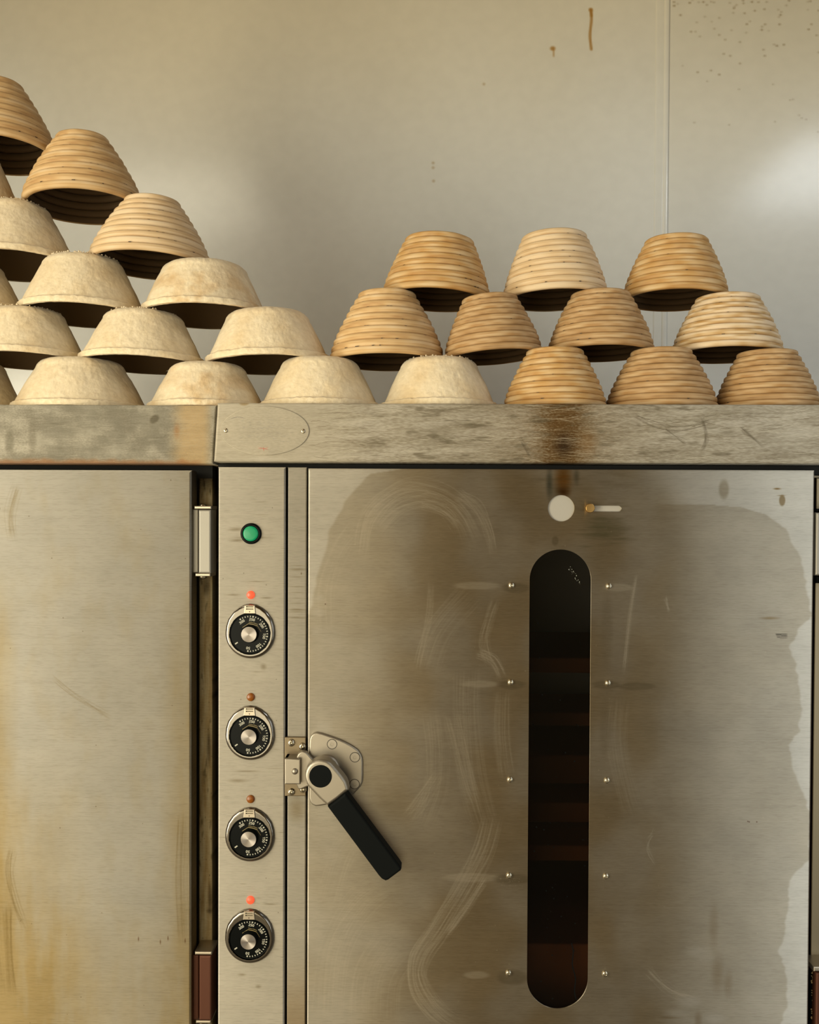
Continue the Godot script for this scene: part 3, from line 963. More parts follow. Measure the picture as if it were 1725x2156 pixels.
func make_cabinet() -> void:
	var x0 := on(-420, 1500, 0).x
	var base := Vector3(on(20, 1500, 0).x, 0.0, -0.4)
	var t := thing("steel_cabinet", "brushed steel proofing cabinet at the left, with a plain door and no dials", "cabinet", base)
	var top := on(220, 852.5, -0.004).y
	var low := on(220, 975.5, -0.004).y
	var lf := Shape.new()
	plate(lf, PackedVector2Array([Vector2(x0, low), Vector2(on(448.4, 975, -0.004).x, low), Vector2(on(456.2, 852, -0.004).x, top), Vector2(x0, top)]), -0.004, -0.8, 0.003, 3, [], [], px_rect(-10, 850, 456, 978, -0.004), true)
	part("top_fascia", lf.mesh(), steel(Color(0.86, 0.86, 0.86), 0.76, 0.95, S.tex_ledge_left, 0.45), t, -base, "dull grey top band with a scorched orange patch")
	var bx := on(447, 1500, -0.06).x
	part("body", shell(x0, bx, 0.08, low - 0.001, -0.8, -0.06), S.satin_dark, t, -base)
	part("gap_shade", slab(Vector3(x0, 0.12, -0.075), Vector3(on(447, 1500, -0.05).x, low - 0.001, -0.05), 0.0), S.gap_shade, t, -base)
	part("door", slab(Vector3(x0, 0.14, -0.034), Vector3(on(403.5, 1570, 0).x, on(200, 989.5, 0).y, 0), 0.0045, 3, px_rect(-10, 980, 410, 2170, 0)), steel(Color(0.745, 0.745, 0.745), 0.80, 1.0, S.tex_door_left), t, -base)
	part("door_post", slab(Vector3(on(420, 1500, -0.05).x, 0.1, -0.1), Vector3(on(447.5, 1500, -0.045).x, low - 0.022, -0.045), 0.002, 2, px_rect(400, 980, 452, 2170, -0.045)), steel(DULL, 0.76, 0.95, S.tex_post, 0.7), t, -base)
	hinge(t, base, 405, 1065, 1214, S.hinge_pale, "pale upper hinge")
	hinge(t, base, 406, 2004, 2156, S.hinge_brown, "reddish brown lower hinge")
	for x in [x0 + 0.06, bx - 0.06]:
		for z in [-0.12, -0.74]:
			var s := Shape.new()
			turned(s, [[Vector2(0.02, 0.0), Vector2(0.02, 0.09)]], 16, false, Vector3(x, 0, z))
			part("foot", s.mesh(), S.black, t, -base)


# ---------------------------------------------------------------- oven at the right
func bolt(parent: Node3D, called: String, px: float, py: float, z: float, r_px: float, h: float, mat: Material, turn := 0.0, at := Vector3.ZERO) -> void:
	var k := on(1, 1, z).distance_to(on(2, 1, z))
	var o := part(called, screw_head(r_px * k, h), mat, parent, on(px, py, z) + at)
	o.rotation.z = turn


func make_oven() -> void:
	var x1 := on(1812, 1500, 0).x
	var base := Vector3(on(1130, 1500, 0).x, 0.0, -0.4)
	var t := thing("bakery_oven", "brushed steel bakery oven with four black dials and a long slot window in its door", "oven", base)
	var zl := 0.004
	var top := on(1100, 850.0, zl).y
	var low := on(1100, 974.0, zl).y
	var xl := on2(457.5, 849, zl).x
	var xb := on2(449.5, 973, zl).x
	var s := Shape.new()
	plate(s, PackedVector2Array([Vector2(xb, low), Vector2(x1, low), Vector2(x1, top), Vector2(xl, top)]), zl, -0.8, 0.004, 3, [], [], px_rect(445, 846, 1735, 980, zl), true)
	part("top_fascia", s.mesh(), steel(Color(0.92, 0.92, 0.92), 0.76, 0.95, S.tex_ledge_right, 0.45), t, -base, "worn top band with brown heat marks and scratches")
	# oval plate, its print worn off
	var np := Shape.new()
	var e_at := on2(557.7, 907, zl)
	var k0 := on(1, 1, zl).distance_to(on(2, 1, zl))
	var rx := 94.0 * k0
	plate(np, round_poly(e_at, rx, 72, 51.5 * k0), zl + 0.0018, zl - 0.001, 0.0011, 2)
	var n := part("name_plate", np.mesh(), steel(Color(0.92, 0.92, 0.92), 0.76, 0.95, S.tex_name, 0.5), t, -base, "oval plate with its print worn off")
	for q in [[475.6, 906.3], [638.7, 907.6]]:
		var rv := Shape.new()
		var o := []
		for i in 6:
			var a := PI / 2 * i / 5
			o.append(Vector2(0.0014 + 0.0024 * cos(a), 0.0016 * sin(a)))
		turned(rv, [o, [Vector2(0.0014, 0.0016), Vector2(0.0011, 0.0002)]], 20)
		turned(rv, [[Vector2(0.0011, 0.0002), Vector2(0, 0.0001)]], 12)
		part("rivet", rv.mesh(), S.bolt, n, on(q[0], q[1], zl + 0.0016))
	# carcass
	var bx0 := on(459.5, 1500, -0.05).x
	part("body", shell(bx0, x1 - 0.01, 0.08, low - 0.001, -0.8, -0.06), S.satin_dark, t, -base)
	part("gap_shade", slab(Vector3(bx0 + 0.004, low - 0.016, -0.07), Vector3(x1 - 0.02, low - 0.002, -0.03), 0.0), S.gap_shade, t, -base)
	part("gap_shade", slab(Vector3(bx0 + 0.004, 0.12, -0.07), Vector3(on(700, 1500, -0.03).x, low - 0.012, -0.05), 0.0), S.gap_shade, t, -base)
	for x in [bx0 + 0.06, x1 - 0.07]:
		for z in [-0.12, -0.74]:
			var f := Shape.new()
			turned(f, [[Vector2(0.02, 0.0), Vector2(0.02, 0.09)]], 16, false, Vector3(x, 0, z))
			part("foot", f.mesh(), S.black, t, -base)
	make_control_panel(t, base)
	# frame strip between the panel and the door
	part("frame_strip", slab(Vector3(on(604.5, 1570, -0.007).x, 0.14, -0.05), Vector3(on(645, 1570, -0.007).x, on(625, 984, -0.007).y, -0.007), 0.0022, 3, px_rect(600, 980, 650, 2170, -0.007)), steel(Color(0.87, 0.87, 0.87), 0.80, 1.0, S.tex_strip), t, -base)
	make_door(t, base)
	make_keeper(t, base)
	# hinge side
	part("door_post", slab(Vector3(on(1713, 1500, -0.045).x, 0.1, -0.1), Vector3(x1, low - 0.02, -0.045), 0.002, 2), steel(Color(0.50, 0.45, 0.36), 0.42, 0.7), t, -base)
	var h := part("hinge", px_slab(1718, 1079, 1764, 1212, -0.004, -0.045, 0.004, 3), S.hinge_pale, t, -base, "pale upper hinge")
	part("hinge_cap", px_slab(1719, 1071, 1762, 1078, -0.012, -0.045, 0.002), S.black, h)
	part("hinge_cap", px_slab(1719, 1213, 1762, 1228, -0.014, -0.045, 0.002), S.black, h)
	h = part("hinge", px_slab(1719, 2048, 1764, 2170, -0.004, -0.045, 0.003, 3), S.hinge_brown, t, -base, "reddish brown lower hinge")
	part("hinge_cap", px_slab(1714, 2036, 1764, 2046, -0.002, -0.045, 0.002), S.satin, h)
	part("hinge_leaf", px_slab(1707, 2046, 1719, 2170, -0.020, -0.045, 0.002), S.black, h)
	var cr := Shape.new()
	for k in 60:
		var c := on(rng.randf_range(1708, 1720), rng.randf_range(2046, 2150), -0.0195)
		turned(cr, [dome(rng.randf_range(0.0006, 0.0015), 0.0012, 2)], 5, true, c)
	part("flour_crumbs", cr.mesh(), plain(Color(0.72, 0.64, 0.48), 0.9), h).set_meta("kind", "stuff")
	# racks in the chamber behind the glass
	for q in [[1385, 0.30, 0.03], [1500, 0.5, 0.03], [1590, 0.4, 0.06], [1690, 0.30, 0.04], [1780, 0.20, 0.03], [1988, 0.09, 0.16]]:
		var z: float = -q[1]
		var yy := on(1180, q[0], z).y
		part("rack_tray", slab(Vector3(on(980, 1500, 0).x, yy - q[2], -0.72), Vector3(on(1560, 1500, 0).x, yy, z), 0.004, 2), S.tray, t, -base)


func make_control_panel(t: Node3D, base: Vector3) -> void:
	var z := -0.002
	var k0 := on(1, 1, z).distance_to(on(2, 1, z))
	part("control_panel", slab(Vector3(on(458.5, 1570, z).x, 0.14, -0.05), Vector3(on(600.5, 1570, z).x, on(530, 983.5, z).y, z), 0.0032, 3, px_rect(452, 980, 606, 2170, z)), steel(Color(0.90, 0.90, 0.90), 0.80, 1.0, S.tex_panel), t, -base)
	# green lamp
	var s := Shape.new()
	turned(s, [[Vector2(22.2 * k0, 0), Vector2(22.2 * k0, 0.002)], [Vector2(22.2 * k0, 0.002), Vector2(21 * k0, 0.0045), Vector2(18 * k0, 0.0052), Vector2(16.2 * k0, 0.004)], [Vector2(16.2 * k0, 0.004), Vector2(15.8 * k0, 0.001), Vector2(0, 0.001)]], 48)
	var b := part("power_lamp", s.mesh(), S.black_gloss, t, on(529, 1123.5, z) - base, "round green lamp in a black ring")
	s = Shape.new()
	turned(s, [[Vector2(15.9 * k0, 0.0), Vector2(15.9 * k0, 0.005)], [Vector2(15.9 * k0, 0.005), Vector2(15.2 * k0, 0.0062), Vector2(12 * k0, 0.0075), Vector2(0, 0.0082)]], 40)
	part("lens", s.mesh(), S.green, b, Vector3(0, 0, 0.0006))
	# four red pilot lamps and four thermostat dials
	var lit := [true, false, false, true]
	for i in 4:
		s = Shape.new()
		turned(s, [[Vector2(8.6 * k0, 0), Vector2(8.6 * k0, 0.0015)], [Vector2(8.6 * k0, 0.0015), Vector2(8.0 * k0, 0.0030), Vector2(6.2 * k0, 0.0034)], [Vector2(6.2 * k0, 0.0034), Vector2(5.8 * k0, 0.0046), Vector2(0, 0.0052)]], 30)
		part("pilot_lamp", s.mesh(), S.red_lit if lit[i] else S.amber_off, t, on([528.4, 528.4, 528.0, 527.6][i], [1252.5, 1467.5, 1682.0, 1894.5][i], z) - base, ["glowing red lamp above the top dial", "unlit amber lamp above the second dial", "unlit amber lamp above the third dial", "glowing red lamp above the bottom dial"][i])
		make_dial(t, on([527.6, 527.2, 526.8, 526.2][i], [1333.7, 1547.6, 1761.0, 1974.6][i], z) - base, k0, i)


func make_dial(t: Node3D, at: Vector3, k0: float, which: int) -> void:
	# chrome surround, drop-shaped with its marker block at the top
	var s := Shape.new()
	var poly := PackedVector2Array()
	for i in 47:
		var a := deg_to_rad(176.0 + 188.0 * i / 46.0)
		poly.append(Vector2(cos(a), sin(a)) * 52.8 * k0)
	for q in [[51.5, 16], [46.8, 31], [36, 46.2], [24, 55.6], [12.5, 61.4], [0, 63.4], [-12.5, 61.4], [-24, 55.6], [-36, 46.2], [-46.8, 31], [-51.5, 16]]:
		poly.append(Vector2(q[0], q[1]) * k0)
	var hole := round_poly(Vector2.ZERO, 44.2 * k0, 64)
	var big := 80.0 * k0
	plate(s, poly, 0.0062, -0.0005, 0.0052, 5, [hole], [rect_poly(-big, -big, 0, big), rect_poly(0, -big, big, big)])
	var dial := part("thermostat_dial", s.mesh(), S.chrome, t, at, ["thermostat dial at the top of the row", "second thermostat dial from the top", "third thermostat dial from the top", "thermostat dial at the bottom of the row"][which])
	s = Shape.new()
	plate(s, PackedVector2Array([Vector2(-13, 42.6) * k0, Vector2(13, 42.6) * k0, Vector2(11, 60.5) * k0, Vector2(-11, 60.5) * k0]), 0.0085, 0.003, 0.0012, 2)
	part("marker_block", s.mesh(), S.satin, dial)
	for y in [52.6, 57.4]:
		s = Shape.new()
		plate(s, rect_poly(-6.5 * k0, (y - 1.2) * k0, 8 * k0, (y + 1.2) * k0), 0.0087, 0.0080, 0.0001)
		part("marker_slot", s.mesh(), S.slot_grey, dial)
		s = Shape.new()
		turned(s, [[Vector2(1.3 * k0, 0.0089), Vector2(0, 0.0089)]], 10, true, Vector3(-6.2 * k0, y * k0, 0))
		part("marker_dot", s.mesh(), S.black, dial)
	s = Shape.new()
	plate(s, PackedVector2Array([Vector2(-1.4, 48.2) * k0, Vector2(0, 45) * k0, Vector2(1.4, 48.2) * k0]), 0.0087, 0.0082, 0.0001)
	part("pointer", s.mesh(), S.red_mark, dial)
	# black face, stepped at its rim
	s = Shape.new()
	turned(s, [[Vector2(44.4 * k0, -0.0002), Vector2(43.4 * k0, 0.0036)], [Vector2(43.4 * k0, 0.0036), Vector2(42.2 * k0, 0.0044), Vector2(41.0 * k0, 0.0036)], [Vector2(41.0 * k0, 0.0036), Vector2(40.4 * k0, 0.0050)], [Vector2(40.4 * k0, 0.0050), Vector2(0, 0.0050)]], 64)
	part("dial_face", s.mesh(), S.black_gloss, dial)
	# scale: a tick every ten degrees, a square one at the numbers
	var z := 0.0052
	s = Shape.new()
	var a0 := -33.7
	for i in 26:
		var a := deg_to_rad(a0 + 44.1 * i / 5.0)
		var d := Vector2(sin(a), cos(a))
		var w := Vector2(d.y, -d.x)
		var big_tick: bool = i % 5 == 0
		var ww := (1.5 if big_tick else 0.85) * k0
		var r0 := (35.0 if big_tick else 35.2) * k0
		var r1 := 38.2 * k0
		plate(s, PackedVector2Array([d * r0 - w * ww, d * r0 + w * ww, d * r1 + w * ww, d * r1 - w * ww]), z, 0.0049)
	var bar := Vector2(sin(deg_to_rad(-125)), cos(deg_to_rad(-125)))
	var across := Vector2(bar.y, -bar.x) * 1.3 * k0
	plate(s, PackedVector2Array([bar * 31.5 * k0 - across, bar * 31.5 * k0 + across, bar * 38.2 * k0 + across, bar * 38.2 * k0 - across]), z, 0.0049)
	part("tick_scale", s.mesh(), S.white_print, dial).set_meta("kind", "stuff")
	var font := SystemFont.new()
	font.font_names = PackedStringArray(["Droid Sans"])
	font.font_weight = 600
	var texts := ["300", "250", "200", "150", "100", "50"]
	for i in 6:
		var tm := TextMesh.new()
		tm.text = texts[i]
		tm.font = font
		tm.font_size = 32
		tm.pixel_size = 7.7 * k0 / 32.0
		tm.depth = 0.0003
		tm.curve_step = 1.0
		var a := deg_to_rad(a0 + 44.1 * i - (2.0 if i == 1 else 0.0))
		var o := part("numeral", tm, S.white_print, dial, Vector3(sin(a), cos(a), 0) * 30.3 * k0 + Vector3(0, 0, 0.0052))
		o.rotation.z = -a
	# glints round the knob, drawn as gold strokes
	s = Shape.new()
	var worn := [[-15.5, 13.0], [-3.0, 21.2], [6.5, 19.5], [16.0, 16.4], [23.5, 4.5]]
	for i in 4:
		var p := Vector2(worn[i][0], worn[i][1]) * k0
		var q := Vector2(worn[i + 1][0], worn[i + 1][1]) * k0
		if which == 3:
			p *= 0.95
			q *= 0.95
		var d := (q - p).normalized()
		var w: Vector2 = Vector2(d.y, -d.x) * [0.9, 1.3, 1.3, 0.6][i] * k0
		plate(s, PackedVector2Array([p - w, p + w * 0.3, q + w * 0.4, q - w]), z, 0.0049)
		if i in [1, 2]:
			plate(s, PackedVector2Array([p - w * 3.6, p - w * 2.6, q - w * 2.4, q - w * 3.0]), z, 0.0049)
	part("painted_glint", s.mesh(), S.gold_glint, dial).set_meta("kind", "stuff")
	# knob: black boss with a spun aluminium cap
	s = Shape.new()
	turned(s, [[Vector2(19.0 * k0, 0.0048), Vector2(17.0 * k0, 0.0135), Vector2(16.2 * k0, 0.0146)], [Vector2(16.2 * k0, 0.0146), Vector2(15.6 * k0, 0.0146)]], 40)
	part("knob", s.mesh(), S.black, dial)
	s = Shape.new()
	turned(s, [[Vector2(16.2 * k0, 0.0142), Vector2(16.0 * k0, 0.0152)], [Vector2(16.0 * k0, 0.0152), Vector2(0.0, 0.0152)]], 64)
	part("knob_cap", s.mesh(), S.spun, dial)


func make_door(t: Node3D, base: Vector3) -> void:
	var x0 := on(647.3, 1570, 0).x
	var x1 := on(1709.5, 1570, 0).x
	var y1 := on(1180, 988, 0).y
	var y0 := 0.14
	var k0 := on(1, 1, 0).distance_to(on(2, 1, 0))
	var slot_a := on2(1180.3, 1221.5, 0)
	var slot_b := on2(1173.8, 2060.5, 0)
	slot_b.x = slot_a.x
	var slot := stadium(slot_b, slot_a, 64.6 * k0, 28)
	var vent := round_poly(on2(1181.8, 1070.2, 0), 27.8 * k0, 40)
	var g0 := on2(1240, 1070.6, 0)
	var groove := stadium(g0, on2(1302.5, 1071, 0), 6.3 * k0, 10)
	var xc := slot_a.x
	var big := 3.0
	var regions := [rect_poly(-big, -big, xc, big), rect_poly(xc, g0.y, big, big), rect_poly(xc, -big, big, g0.y)]
	var s := Shape.new()
	plate(s, rect_poly(x0, y0, x1, y1), 0, -0.034, 0.0032, 3, [slot, vent, groove], regions, px_rect(640, 980, 1722, 2170, 0), false, 0.0022)
	var d := part("door", s.mesh(), steel(Color(0.88, 0.88, 0.88), 0.50, 1.0, S.tex_door, 0.84), t, -base, "brushed door marked by wiping and greasy smears")
	# dark glass, spotted with burnt specks
	s = Shape.new()
	plate(s, stadium(slot_b, slot_a, 69 * k0, 20), -0.003, -0.008, 0, 1, [], [], Rect2(), true)
	part("window_pane", s.mesh(), S.glass, d)
	s = Shape.new()
	for q in 70:
		var f := pow(rng.randf(), 0.6)
		var c := on(rng.randf_range(1120, 1232), lerpf(1180, 2105, f), -0.0029)
		turned(s, [[Vector2(rng.randf_range(0.3, 1.7) * k0, 0.0002), Vector2(0, 0.0003)]], 6, true, c)
	for q in 26:
		var c := on(1204 + q * 0.37 + 2.0 * sin(q * 0.5), 1988 + q * 4.6, -0.0029)
		turned(s, [[Vector2(1.5 * k0, 0.0002), Vector2(0, 0.0003)]], 6, true, c + Vector3(0, 1.5 * k0, 0))
		turned(s, [[Vector2(1.5 * k0, 0.0002), Vector2(0, 0.0003)]], 6, true, c - Vector3(0, 0.6 * k0, 0))
	part("burnt_specks", s.mesh(), S.black, d).set_meta("kind", "stuff")
	s = Shape.new()
	for q in 22:
		var c := on(1197 + q * 1.1 + rng.randf_range(-4, 4), 1195 + q * 1.5 + rng.randf_range(-5, 5), -0.0028)
		turned(s, [[Vector2(rng.randf_range(0.3, 0.9) * k0, 0.0002), Vector2(0, 0.0003)]], 5, true, c)
	part("flour_specks", s.mesh(), S.white_print, d).set_meta("kind", "stuff")
	# vent shutter: pale plate behind a round hole and a groove, moved by a brass knob
	s = Shape.new()
	plate(s, rect_poly(on(1140, 1070, 0).x, on(1180, 1108, 0).y, on(1330, 1070, 0).x, on(1180, 1034, 0).y), -0.0024, -0.004, 0, 1, [], [], Rect2(), true)
	part("vent_shutter", s.mesh(), S.vent, d)
	s = Shape.new()
	turned(s, [[Vector2(9.6 * k0, -0.002), Vector2(9.6 * k0, 0.007)], [Vector2(9.6 * k0, 0.007), Vector2(9.2 * k0, 0.0078), Vector2(8.6 * k0, 0.008)], [Vector2(8.6 * k0, 0.008), Vector2(0, 0.0082)]], 36, true, on(1241.6, 1070, 0))
	part("shutter_knob", s.mesh(), S.brass, d)
	var sy := [1232.5, 1436.5, 1641.3, 1843.0, 2048.3]
	var sl := [1077.2, 1075.6, 1074.2, 1072.4, 1071.2]
	var sr := [1282.4, 1280.6, 1278.4, 1276.2, 1274.4]
	for i in 5:
		bolt(d, "window_screw", sl[i], sy[i], 0.0, 6.8, 0.0034, S.bolt, rng.randf() * 6)
		bolt(d, "window_screw", sr[i], sy[i] + 1.6, 0.0, 6.8, 0.0034, S.bolt, rng.randf() * 6)
	make_handle(t, base)


func z3(a: Array, z: float) -> PackedVector2Array:
	# points measured in an enlargement (9.079 times, from 590, 1530), laid on the plane z
	var out := PackedVector2Array()
	for p in a:
		out.append(on2(590 + p[0] / 9.079, 1530 + p[1] / 9.079, z))
	return out


func make_handle(t: Node3D, base: Vector3) -> void:
	var k0 := on(1, 1, 0).distance_to(on(2, 1, 0))
	# mounting plate
	var s := Shape.new()
	plate(s, z3([[552, 330], [560, 235], [585, 175], [635, 130], [705, 112], [800, 132], [900, 165], [1030, 208], [1150, 255], [1250, 300], [1335, 345], [1420, 398], [1490, 450], [1540, 520], [1572, 590], [1583, 680], [1584, 900], [1580, 1050], [1545, 1140], [1480, 1215], [1400, 1300], [1150, 1410], [900, 1495], [760, 1520], [680, 1528], [615, 1500], [570, 1445], [550, 1360], [548, 1000], [548, 600]], 0.007), 0.007, -0.001, 0.003, 3)
	var h := part("latch_handle", s.mesh(), S.cast, t, -base, "cast latch handle with a thick black grip, swung down to the right")
	for q in [[993, 335], [1430, 585], [1424, 1098]]:
		s = Shape.new()
		var r := 9.7 * k0
		turned(s, [[Vector2(r * 1.06, 0.0), Vector2(r, 0.0003)], [Vector2(r * 0.97, 0.0006), Vector2(r * 0.40, 0.0006)]], 32)
		turned(s, [[Vector2(r * 0.42, 0.0006), Vector2(r * 0.30, -0.0026)], [Vector2(r * 0.30, -0.0026), Vector2(0, -0.0028)]], 6)
		var p := on2(590 + q[0] / 9.079, 1530 + q[1] / 9.079, 0.0072)
		var seat := Shape.new()
		turned(seat, [[Vector2(r * 1.12, 0.0004), Vector2(r * 0.95, 0.0004)]], 32)
		part("screw_seat", seat.mesh(), S.seat, h, Vector3(p.x, p.y, 0.0068))
		part("plate_screw", s.mesh(), S.alu, h, Vector3(p.x, p.y, 0.0068))
	# hub, stepped
	s = Shape.new()
	var c := z3([[872, 800]], 0.012)[0]
	turned(s, [[Vector2(0.0222, 0.006), Vector2(0.0222, 0.013)], [Vector2(0.0222, 0.013), Vector2(0.0216, 0.0145), Vector2(0.0205, 0.015)], [Vector2(0.0205, 0.015), Vector2(0.020, 0.0155)], [Vector2(0.020, 0.0155), Vector2(0.020, 0.034)]], 48, true, Vector3(c.x, c.y, 0))
	part("hub", s.mesh(), S.cast, h)
	# tongue reaching into the keeper
	s = Shape.new()
	plate(s, z3([[250, 600], [310, 590], [335, 530], [375, 490], [430, 472], [490, 486], [535, 525], [580, 580], [700, 680], [780, 900], [640, 1130], [520, 1150], [385, 1210], [345, 1190], [318, 1130], [250, 1060]], 0.020), 0.020, 0.010, 0.0025, 3)
	part("tongue", s.mesh(), S.cast, h)
	# lever head
	var zf := 0.052
	s = Shape.new()
	var head := []
	for i in 15:
		var a := deg_to_rad(38.0 + 168.0 * i / 14.0)
		head.append([775 + cos(a) * 311, 940 - sin(a) * 311])
	for q in [[505, 1110], [560, 1180], [640, 1265], [735, 1370], [830, 1460], [912, 1528], [1110, 1385], [1312, 1216], [1295, 1130], [1262, 1045], [1200, 960], [1110, 850]]:
		head.append(q)
	plate(s, z3(head, zf), zf, 0.028, 0.0055, 5, [], [], Rect2(), true)
	part("lever", s.mesh(), S.cast, h)
	s = Shape.new()
	var cc := z3([[772, 948]], zf)[0]
	turned(s, [[Vector2(24.0 * k0 * 0.965, -0.001), Vector2(24.0 * k0 * 0.965, 0.0006)], [Vector2(24.0 * k0 * 0.965, 0.0006), Vector2(23.2 * k0 * 0.965, 0.0012)], [Vector2(23.2 * k0 * 0.965, 0.0012), Vector2(0, 0.0013)]], 48, true, Vector3(cc.x, cc.y, zf))
	part("end_cap", s.mesh(), S.black, h, Vector3.ZERO, "round black cap")
	# grip
	s = Shape.new()
	var g := PackedVector2Array()
	for q in [[727.5, 1669.5], [690.2, 1698.8], [798, 1844], [804, 1850.5], [812, 1854.6], [818, 1852.5], [844, 1833], [845.5, 1829], [842, 1823]]:
		g.append(on2(q[0], q[1], zf))
	plate(s, g, 0.0535, 0.026, 0.004, 4, [], [], Rect2(), true)
	part("grip", s.mesh(), S.black, h, Vector3.ZERO, "black rubber grip")


func make_keeper(t: Node3D, base: Vector3) -> void:
	var s := Shape.new()
	plate(s, z3([[85, 200], [88, 1330], [490, 1330], [490, 205]], -0.001), -0.001, -0.008, 0.0012, 2)
	var k := part("latch_keeper", s.mesh(), S.cast_dull, t, -base, "small steel keeper that the latch hooks into")
	for q in [[215, 305], [425, 375], [215, 1245], [440, 1195]]:
		var p := on2(590 + q[0] / 9.079, 1530 + q[1] / 9.079, -0.001)
		var o := part("keeper_screw", screw_head(0.0062, 0.0046), S.bolt, k, Vector3(p.x, p.y, -0.001))
		o.rotation.z = q[0] * 0.01
	# open box that takes the tongue: front plate, top, bottom and left wall
	var zf := 0.030
	var f := z3([[82, 605], [84, 1105], [388, 1105], [388, 625]], zf)
	s = Shape.new()
	plate(s, f, zf, 0.0255, 0.0022, 3, [], [], Rect2(), true)
	part("keeper_front", s.mesh(), S.cast, k)
	s = Shape.new()
	plate(s, rect_poly(f[0].x, f[0].y - 0.006, f[2].x - 0.003, f[0].y - 0.001), 0.0265, -0.001, 0.0005)
	plate(s, rect_poly(f[1].x, f[1].y + 0.001, f[2].x - 0.003, f[1].y + 0.006), 0.0265, -0.001, 0.0005)
	plate(s, rect_poly(f[1].x, f[1].y + 0.001, f[1].x + 0.004, f[0].y - 0.001), 0.0265, -0.001, 0.0005)
	part("keeper_wall", s.mesh(), S.cast, k)
	s = Shape.new()
	var c := z3([[278, 860]], zf + 0.002)[0]
	turned(s, [dome(0.0051, 0.0042, 6)], 28, true, Vector3(c.x, c.y, zf - 0.0002))
	part("keeper_rivet", s.mesh(), S.cast, k)


# ---------------------------------------------------------------- baskets
func cane_radius(t: float, ratio: float) -> float:
	return 1.0 - (1.0 - ratio) * pow(t, 1.34)


var coil_store := {}

func coil_mesh(r: float, high: float, fat: float, sd: int, rim := false) -> ArrayMesh:
	# one round of cane: an oval ring, slightly uneven
	var s := Shape.new()
	var a := noise(1.0, 2, sd)
	var seg := 72
	var sec := 12
	var grid := []
	for j in seg + 1:
		var ang := TAU * (j % seg) / seg
		var u := Vector3(cos(ang), 0, sin(ang))
		var q := u * 1.3
		var dr := a.get_noise_3d(q.x, q.z, 0) * 0.0008
		var dy := a.get_noise_3d(q.x, q.z, 9) * 0.0002
		var row := []
		for i in sec + 1:
			var b := TAU * i / sec
			var cx := signf(cos(b)) * pow(absf(cos(b)), 0.72)
			var cy := signf(sin(b)) * pow(absf(sin(b)), 0.72)
			var m := (u * signf(cx) * pow(absf(cx), 1.8) / fat + Vector3.UP * signf(cy) * pow(absf(cy), 1.8) / high).normalized()
			row.append([u * (r + dr + cx * fat) + Vector3.UP * (dy + cy * high), m, Vector2(float(j) / seg * 2.0 + sd * 0.37, float(i) / sec)])
		grid.append(row)
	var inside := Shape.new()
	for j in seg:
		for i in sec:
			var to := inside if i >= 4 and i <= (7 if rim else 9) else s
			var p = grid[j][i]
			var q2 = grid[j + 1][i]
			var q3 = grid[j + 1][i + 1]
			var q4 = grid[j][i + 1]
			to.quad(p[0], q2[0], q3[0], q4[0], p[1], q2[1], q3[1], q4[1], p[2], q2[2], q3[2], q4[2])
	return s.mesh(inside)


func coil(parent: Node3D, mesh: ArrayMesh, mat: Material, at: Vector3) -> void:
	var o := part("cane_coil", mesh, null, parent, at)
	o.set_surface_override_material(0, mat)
	o.set_surface_override_material(1, S.cane_inside_shade)


func cane_basket(R: float, H: float, ratio: float, mat: Material, sd: int, staples: int) -> Node3D:
	var o := thing("cane_basket", "", "basket", Vector3.ZERO, "coiled cane proofing baskets")
	var n := 10
	var pitch := H / (n + 0.1)
	for k in n:
		var t := (k + 0.5) / n
		var rr := R * cane_radius(float(k) / (n - 1), ratio) - 0.0045
		var step := R * (cane_radius(float(k) / (n - 1), ratio) - cane_radius(minf(1.0, float(k + 1) / (n - 1)), ratio))
		coil(o, coil_mesh(rr - maxf(0.0, step * 0.5 - 0.0024), pitch * 0.535, maxf(0.0062, step * 0.5 + 0.0038), sd * 20 + k, k == 0), mat, Vector3(0, pitch * (k + 0.55), 0))
	# the flat bottom of the basket, which is uppermost here: three inner rounds and a disc
	var r0 := R * ratio - 0.009
	for k in 3:
		coil(o, coil_mesh(r0 - 0.0095 * k, 0.0046, 0.0052, sd * 20 + 12 + k), mat, Vector3(0, H - 0.006, 0))
	var s := Shape.new()
	turned(s, [[Vector2(r0 - 0.004, 0), Vector2(r0 - 0.004, 0.003), Vector2(0, 0.003)], [Vector2(r0 - 0.004, 0), Vector2(0, 0)]], 40, false, Vector3(0, H - 0.010, 0))
	part("base_disc", s.mesh(), mat, o)
	if staples > 0:
		# wire staples that hold one round to the next
		s = Shape.new()
		var r := RandomNumberGenerator.new()
		r.seed = sd
		for k in n - 1:
			var rr := R * cane_radius((k + 0.5) / (n - 1), ratio) - 0.0002
			for q in staples:
				var a := r.randf() * TAU
				var c := Vector3(cos(a) * rr, pitch * (k + 1.06), sin(a) * rr)
				var along := Vector3(-sin(a), 0, cos(a)) * r.randf_range(0.0012, 0.0026)
				var up := Vector3(0, 0.0005, 0)
				var out := Vector3(cos(a), 0, sin(a))
				var c2 := c + out * 0.0012
				s.quad(c2 - along - up, c2 + along - up, c2 + along + up, c2 - along + up, out, out, out, out)
				s.quad(c2 - along + up, c2 + along + up, c + along + up, c - along + up, Vector3.UP, Vector3.UP, Vector3.UP, Vector3.UP)
				s.quad(c2 - along - up, c2 + along - up, c + along - up, c - along - up, Vector3.DOWN, Vector3.DOWN, Vector3.DOWN, Vector3.DOWN)
		part("wire_staple", s.mesh(), S.staple, o).set_meta("kind", "stuff")
	return o


